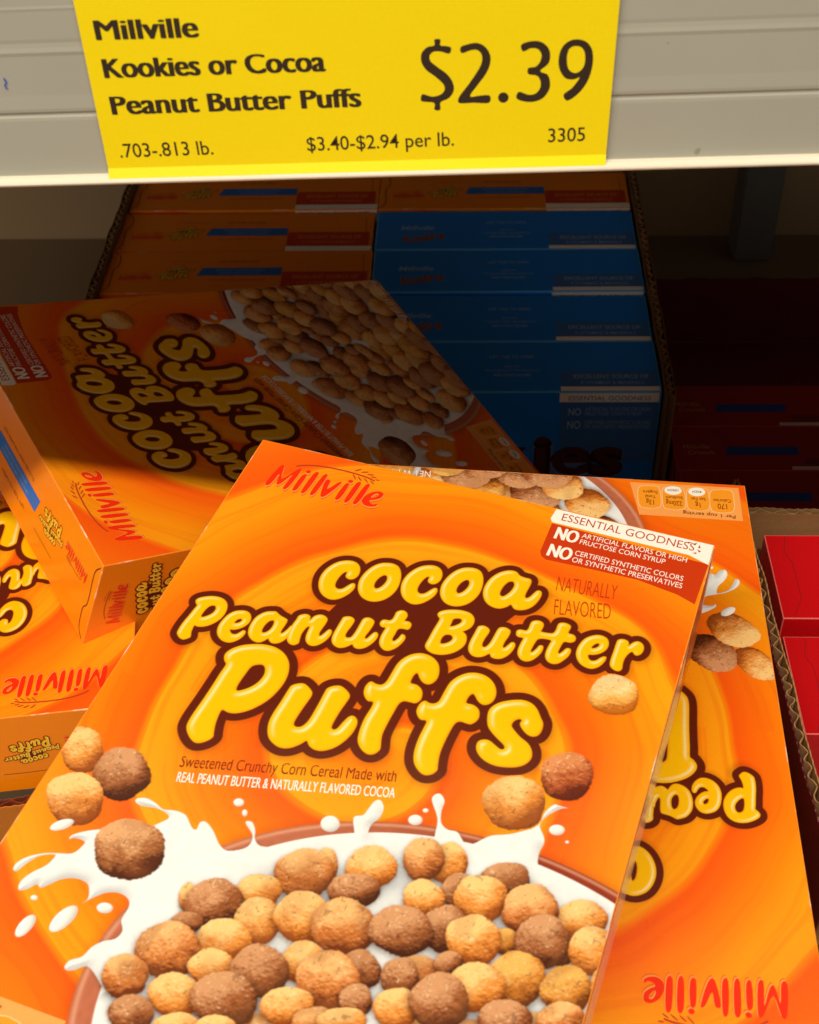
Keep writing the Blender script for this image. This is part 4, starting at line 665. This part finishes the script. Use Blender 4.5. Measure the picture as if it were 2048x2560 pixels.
# ------------------------------------------------------------------ shelving
MET = plain('shelf_paint', (150, 138, 116), .5, .05); PANEL = plain('back_panel_paint', (158, 130, 94), .6, .06); POST = plain('post_metal', (104, 102, 96), .45, .05)
def rail_mat():
    m, nt, b = new_mat('rail_plastic'); tc = nd(nt, 'ShaderNodeTexCoord')
    mp = nd(nt, 'ShaderNodeMapping'); mp.inputs['Scale'].default_value = (3, 1, 260); nt.links.new(tc.outputs['Object'], mp.inputs[0])
    n1 = nd(nt, 'ShaderNodeTexNoise'); n1.inputs['Scale'].default_value = 3.0; n1.inputs['Detail'].default_value = 4; nt.links.new(mp.outputs[0], n1.inputs['Vector'])
    n2 = nd(nt, 'ShaderNodeTexNoise'); n2.inputs['Scale'].default_value = 38; n2.inputs['Detail'].default_value = 5; nt.links.new(tc.outputs['Object'], n2.inputs['Vector'])
    k = mth(nt, 'ADD', mth(nt, 'MULTIPLY', n1.outputs['Fac'], .55), mth(nt, 'MULTIPLY', n2.outputs['Fac'], .45))
    c1 = mixc(nt, k, rgba((160, 156, 141)), rgba((177, 173, 157)))
    n3 = nd(nt, 'ShaderNodeTexNoise'); n3.inputs['Scale'].default_value = 120; n3.inputs['Detail'].default_value = 1; nt.links.new(tc.outputs['Object'], n3.inputs['Vector'])
    c2 = mixc(nt, mth(nt, 'MULTIPLY', mth(nt, 'GREATER_THAN', n3.outputs['Fac'], .765), .4), c1, rgba((96, 84, 66)))
    nt.links.new(c2, b.inputs['Base Color']); b.inputs['Roughness'].default_value = .42; return m
RAIL = rail_mat(); LIP = plain('lip_plastic', (226, 216, 192), .22, .04)
YR = -.55; SL = .0222; X0, Z0 = -.0812, .3280
sh = tag(empty('store_shelf'), 'beige metal store shelving with plastic price rail along the upper shelf', 'store shelf')
FR = frame((X0, YR, Z0), Vector((1, 0, SL)).normalized(), Vector((-SL, 0, 1)).normalized(), 0)      # rail plane, z = towards viewer
def extrude_profile(name, prof, x0, x1, m, parent, M, close=True):
    bm = bmesh.new(); a = [bm.verts.new((x0, h, t)) for h, t in prof]; b = [bm.verts.new((x1, h, t)) for h, t in prof]; n = len(prof)
    for i in range(n if close else n - 1): bm.faces.new((a[i], a[(i + 1) % n], b[(i + 1) % n], b[i]))
    if close: bm.faces.new(a); bm.faces.new(b[::-1])
    bmesh.ops.recalc_face_normals(bm, faces=list(bm.faces))
    me = bpy.data.meshes.new(name); bm.to_mesh(me); bm.free(); return link(name, me, parent, M, m)
prof = [(.0028, 0.0), (.0216, 0.0), (.0226, -.0001), (.0232, -.0004), (.0238, -.0004), (.0246, .0001), (.0256, .0002), (.0300, .0), (.0424, 0.0), (.0436, .0002), (.0450, 0.0), (.0464, -.0001), (.0476, .0), (.0560, .0), (.0568, .0001), (.0576, 0), (.0800, .0), (.0800, -.004), (.0028, -.004)]
extrude_profile('price_rail', prof, -.7, .8, RAIL, sh, FR)
lp = [(.0 + .0015 - .0015 * math.cos(t), .0030 * math.sin(t) * 1.0 + .0005) for t in np.linspace(0, math.pi, 9)] + [(.0030, -.004), (0.0, -.004)]
extrude_profile('rail_lip', lp, -.7, .8, LIP, sh, FR)
slab('upper_deck', sh, -.8, YR + .006, .3420, .9, .46, .3600, MET, .001)
slab('back_panel', sh, -1.0, .455, DECK - .02, 1.2, .470, .80, PANEL, 0)
slab('lower_deck', sh, -1.0, -.80, DECK - .025, 1.2, .455, DECK, plain('deck_paint', (112, 90, 64), .55, .05), .001)
slab('upright_post', sh, .372, .398, DECK + .0, .415, .436, .338, POST, .002)
link('ink_mark', join([(ribbon([(.0107, .0325), (.0103, .0338), (.0110, .0345), (.0106, .0360)], .0005), 0, plain('ink_pen', (40, 80, 190), .4))], 'ink_mark'), sh, FR @ Matrix.Translation((0, 0, .0003)))

# ------------------------------------------------------------------ price tag
TAGM = plain('tag_yellow', (250, 221, 0), .30, .07); TINK = plain('tag_ink', (52, 36, 22), .45)
def rp2(p):
    v = FR.inverted() @ Vector((p[0], YR, p[1])); return (v.x, v.y)
tg = tag(empty('price_tag', FR), 'yellow price tag with black writing clipped in the grey shelf rail', 'price tag')
c = [rp2(p) for p in TAG['tag']]      # top left, bottom left, bottom right, top right
def lerp(a, b, t): return (a[0] + (b[0] - a[0]) * t, a[1] + (b[1] - a[1]) * t)
top = .072
e0 = lerp(c[1], c[0], (top - c[1][1]) / (c[0][1] - c[1][1])); e3 = lerp(c[2], c[3], (top - c[2][1]) / (c[3][1] - c[2][1]))
NB = 24; vs = []; 
for i in range(NB + 1):
    t_ = i / NB; lo = .0025; yy = lo + (top - lo) * t_
    l = lerp(c[1], e0, (yy - c[1][1]) / (e0[1] - c[1][1])); r = lerp(c[2], e3, (yy - c[2][1]) / (e3[1] - c[2][1]))
    z = .0013 + .0015 * (1 - sm(.0, .0012, np.array(yy - .0025))); vs += [(l[0], yy, float(z)), (r[0], yy, float(z))]
ys = [v[1] for v in vs]
nv = len(vs); vs += [(x, y, z - .0004) for x, y, z in vs]; fs = []
for i in range(NB):
    a_, b_, c_, d_ = 2 * i, 2 * i + 1, 2 * i + 3, 2 * i + 2
    fs += [(a_, b_, c_, d_), (d_ + nv, c_ + nv, b_ + nv, a_ + nv), (a_, d_, d_ + nv, a_ + nv), (c_, b_, b_ + nv, c_ + nv)]
fs += [(0, nv, nv + 1, 1), (2 * NB, 2 * NB + 1, 2 * NB + 1 + nv, 2 * NB + nv)]
me = bpy.data.meshes.new('card'); me.from_pydata(vs, [], fs)
link('card', me, tg, None, TAGM)
ZT = Matrix.Translation((0, 0, .00134))
link('product_lettering', join([(fit_text(t[0], rp2(t[1:3]), rp2(t[3:5]), t[5], 0, 0, .068, 1.13), 0, TINK) for t in TAG['tagtext'] if t[6] == 1], 'product_lettering'), tg, ZT)
for nm_, t in zip(('weight_lettering', 'unit_price_lettering', 'number_lettering'), [t for t in TAG['tagtext'] if t[6] == 0]):
    link(nm_, join([(fit_text(t[0], rp2(t[1:3]), rp2(t[3:5]), t[5], .006, 0, 0, 1.1), 0, TINK)], nm_), tg, ZT)
link('price_lettering', join([(poly_mesh([[rp2(p) for p in k] for k in g], 4), 0, TINK) for g in TAG['big']], 'price_lettering'), tg, ZT)
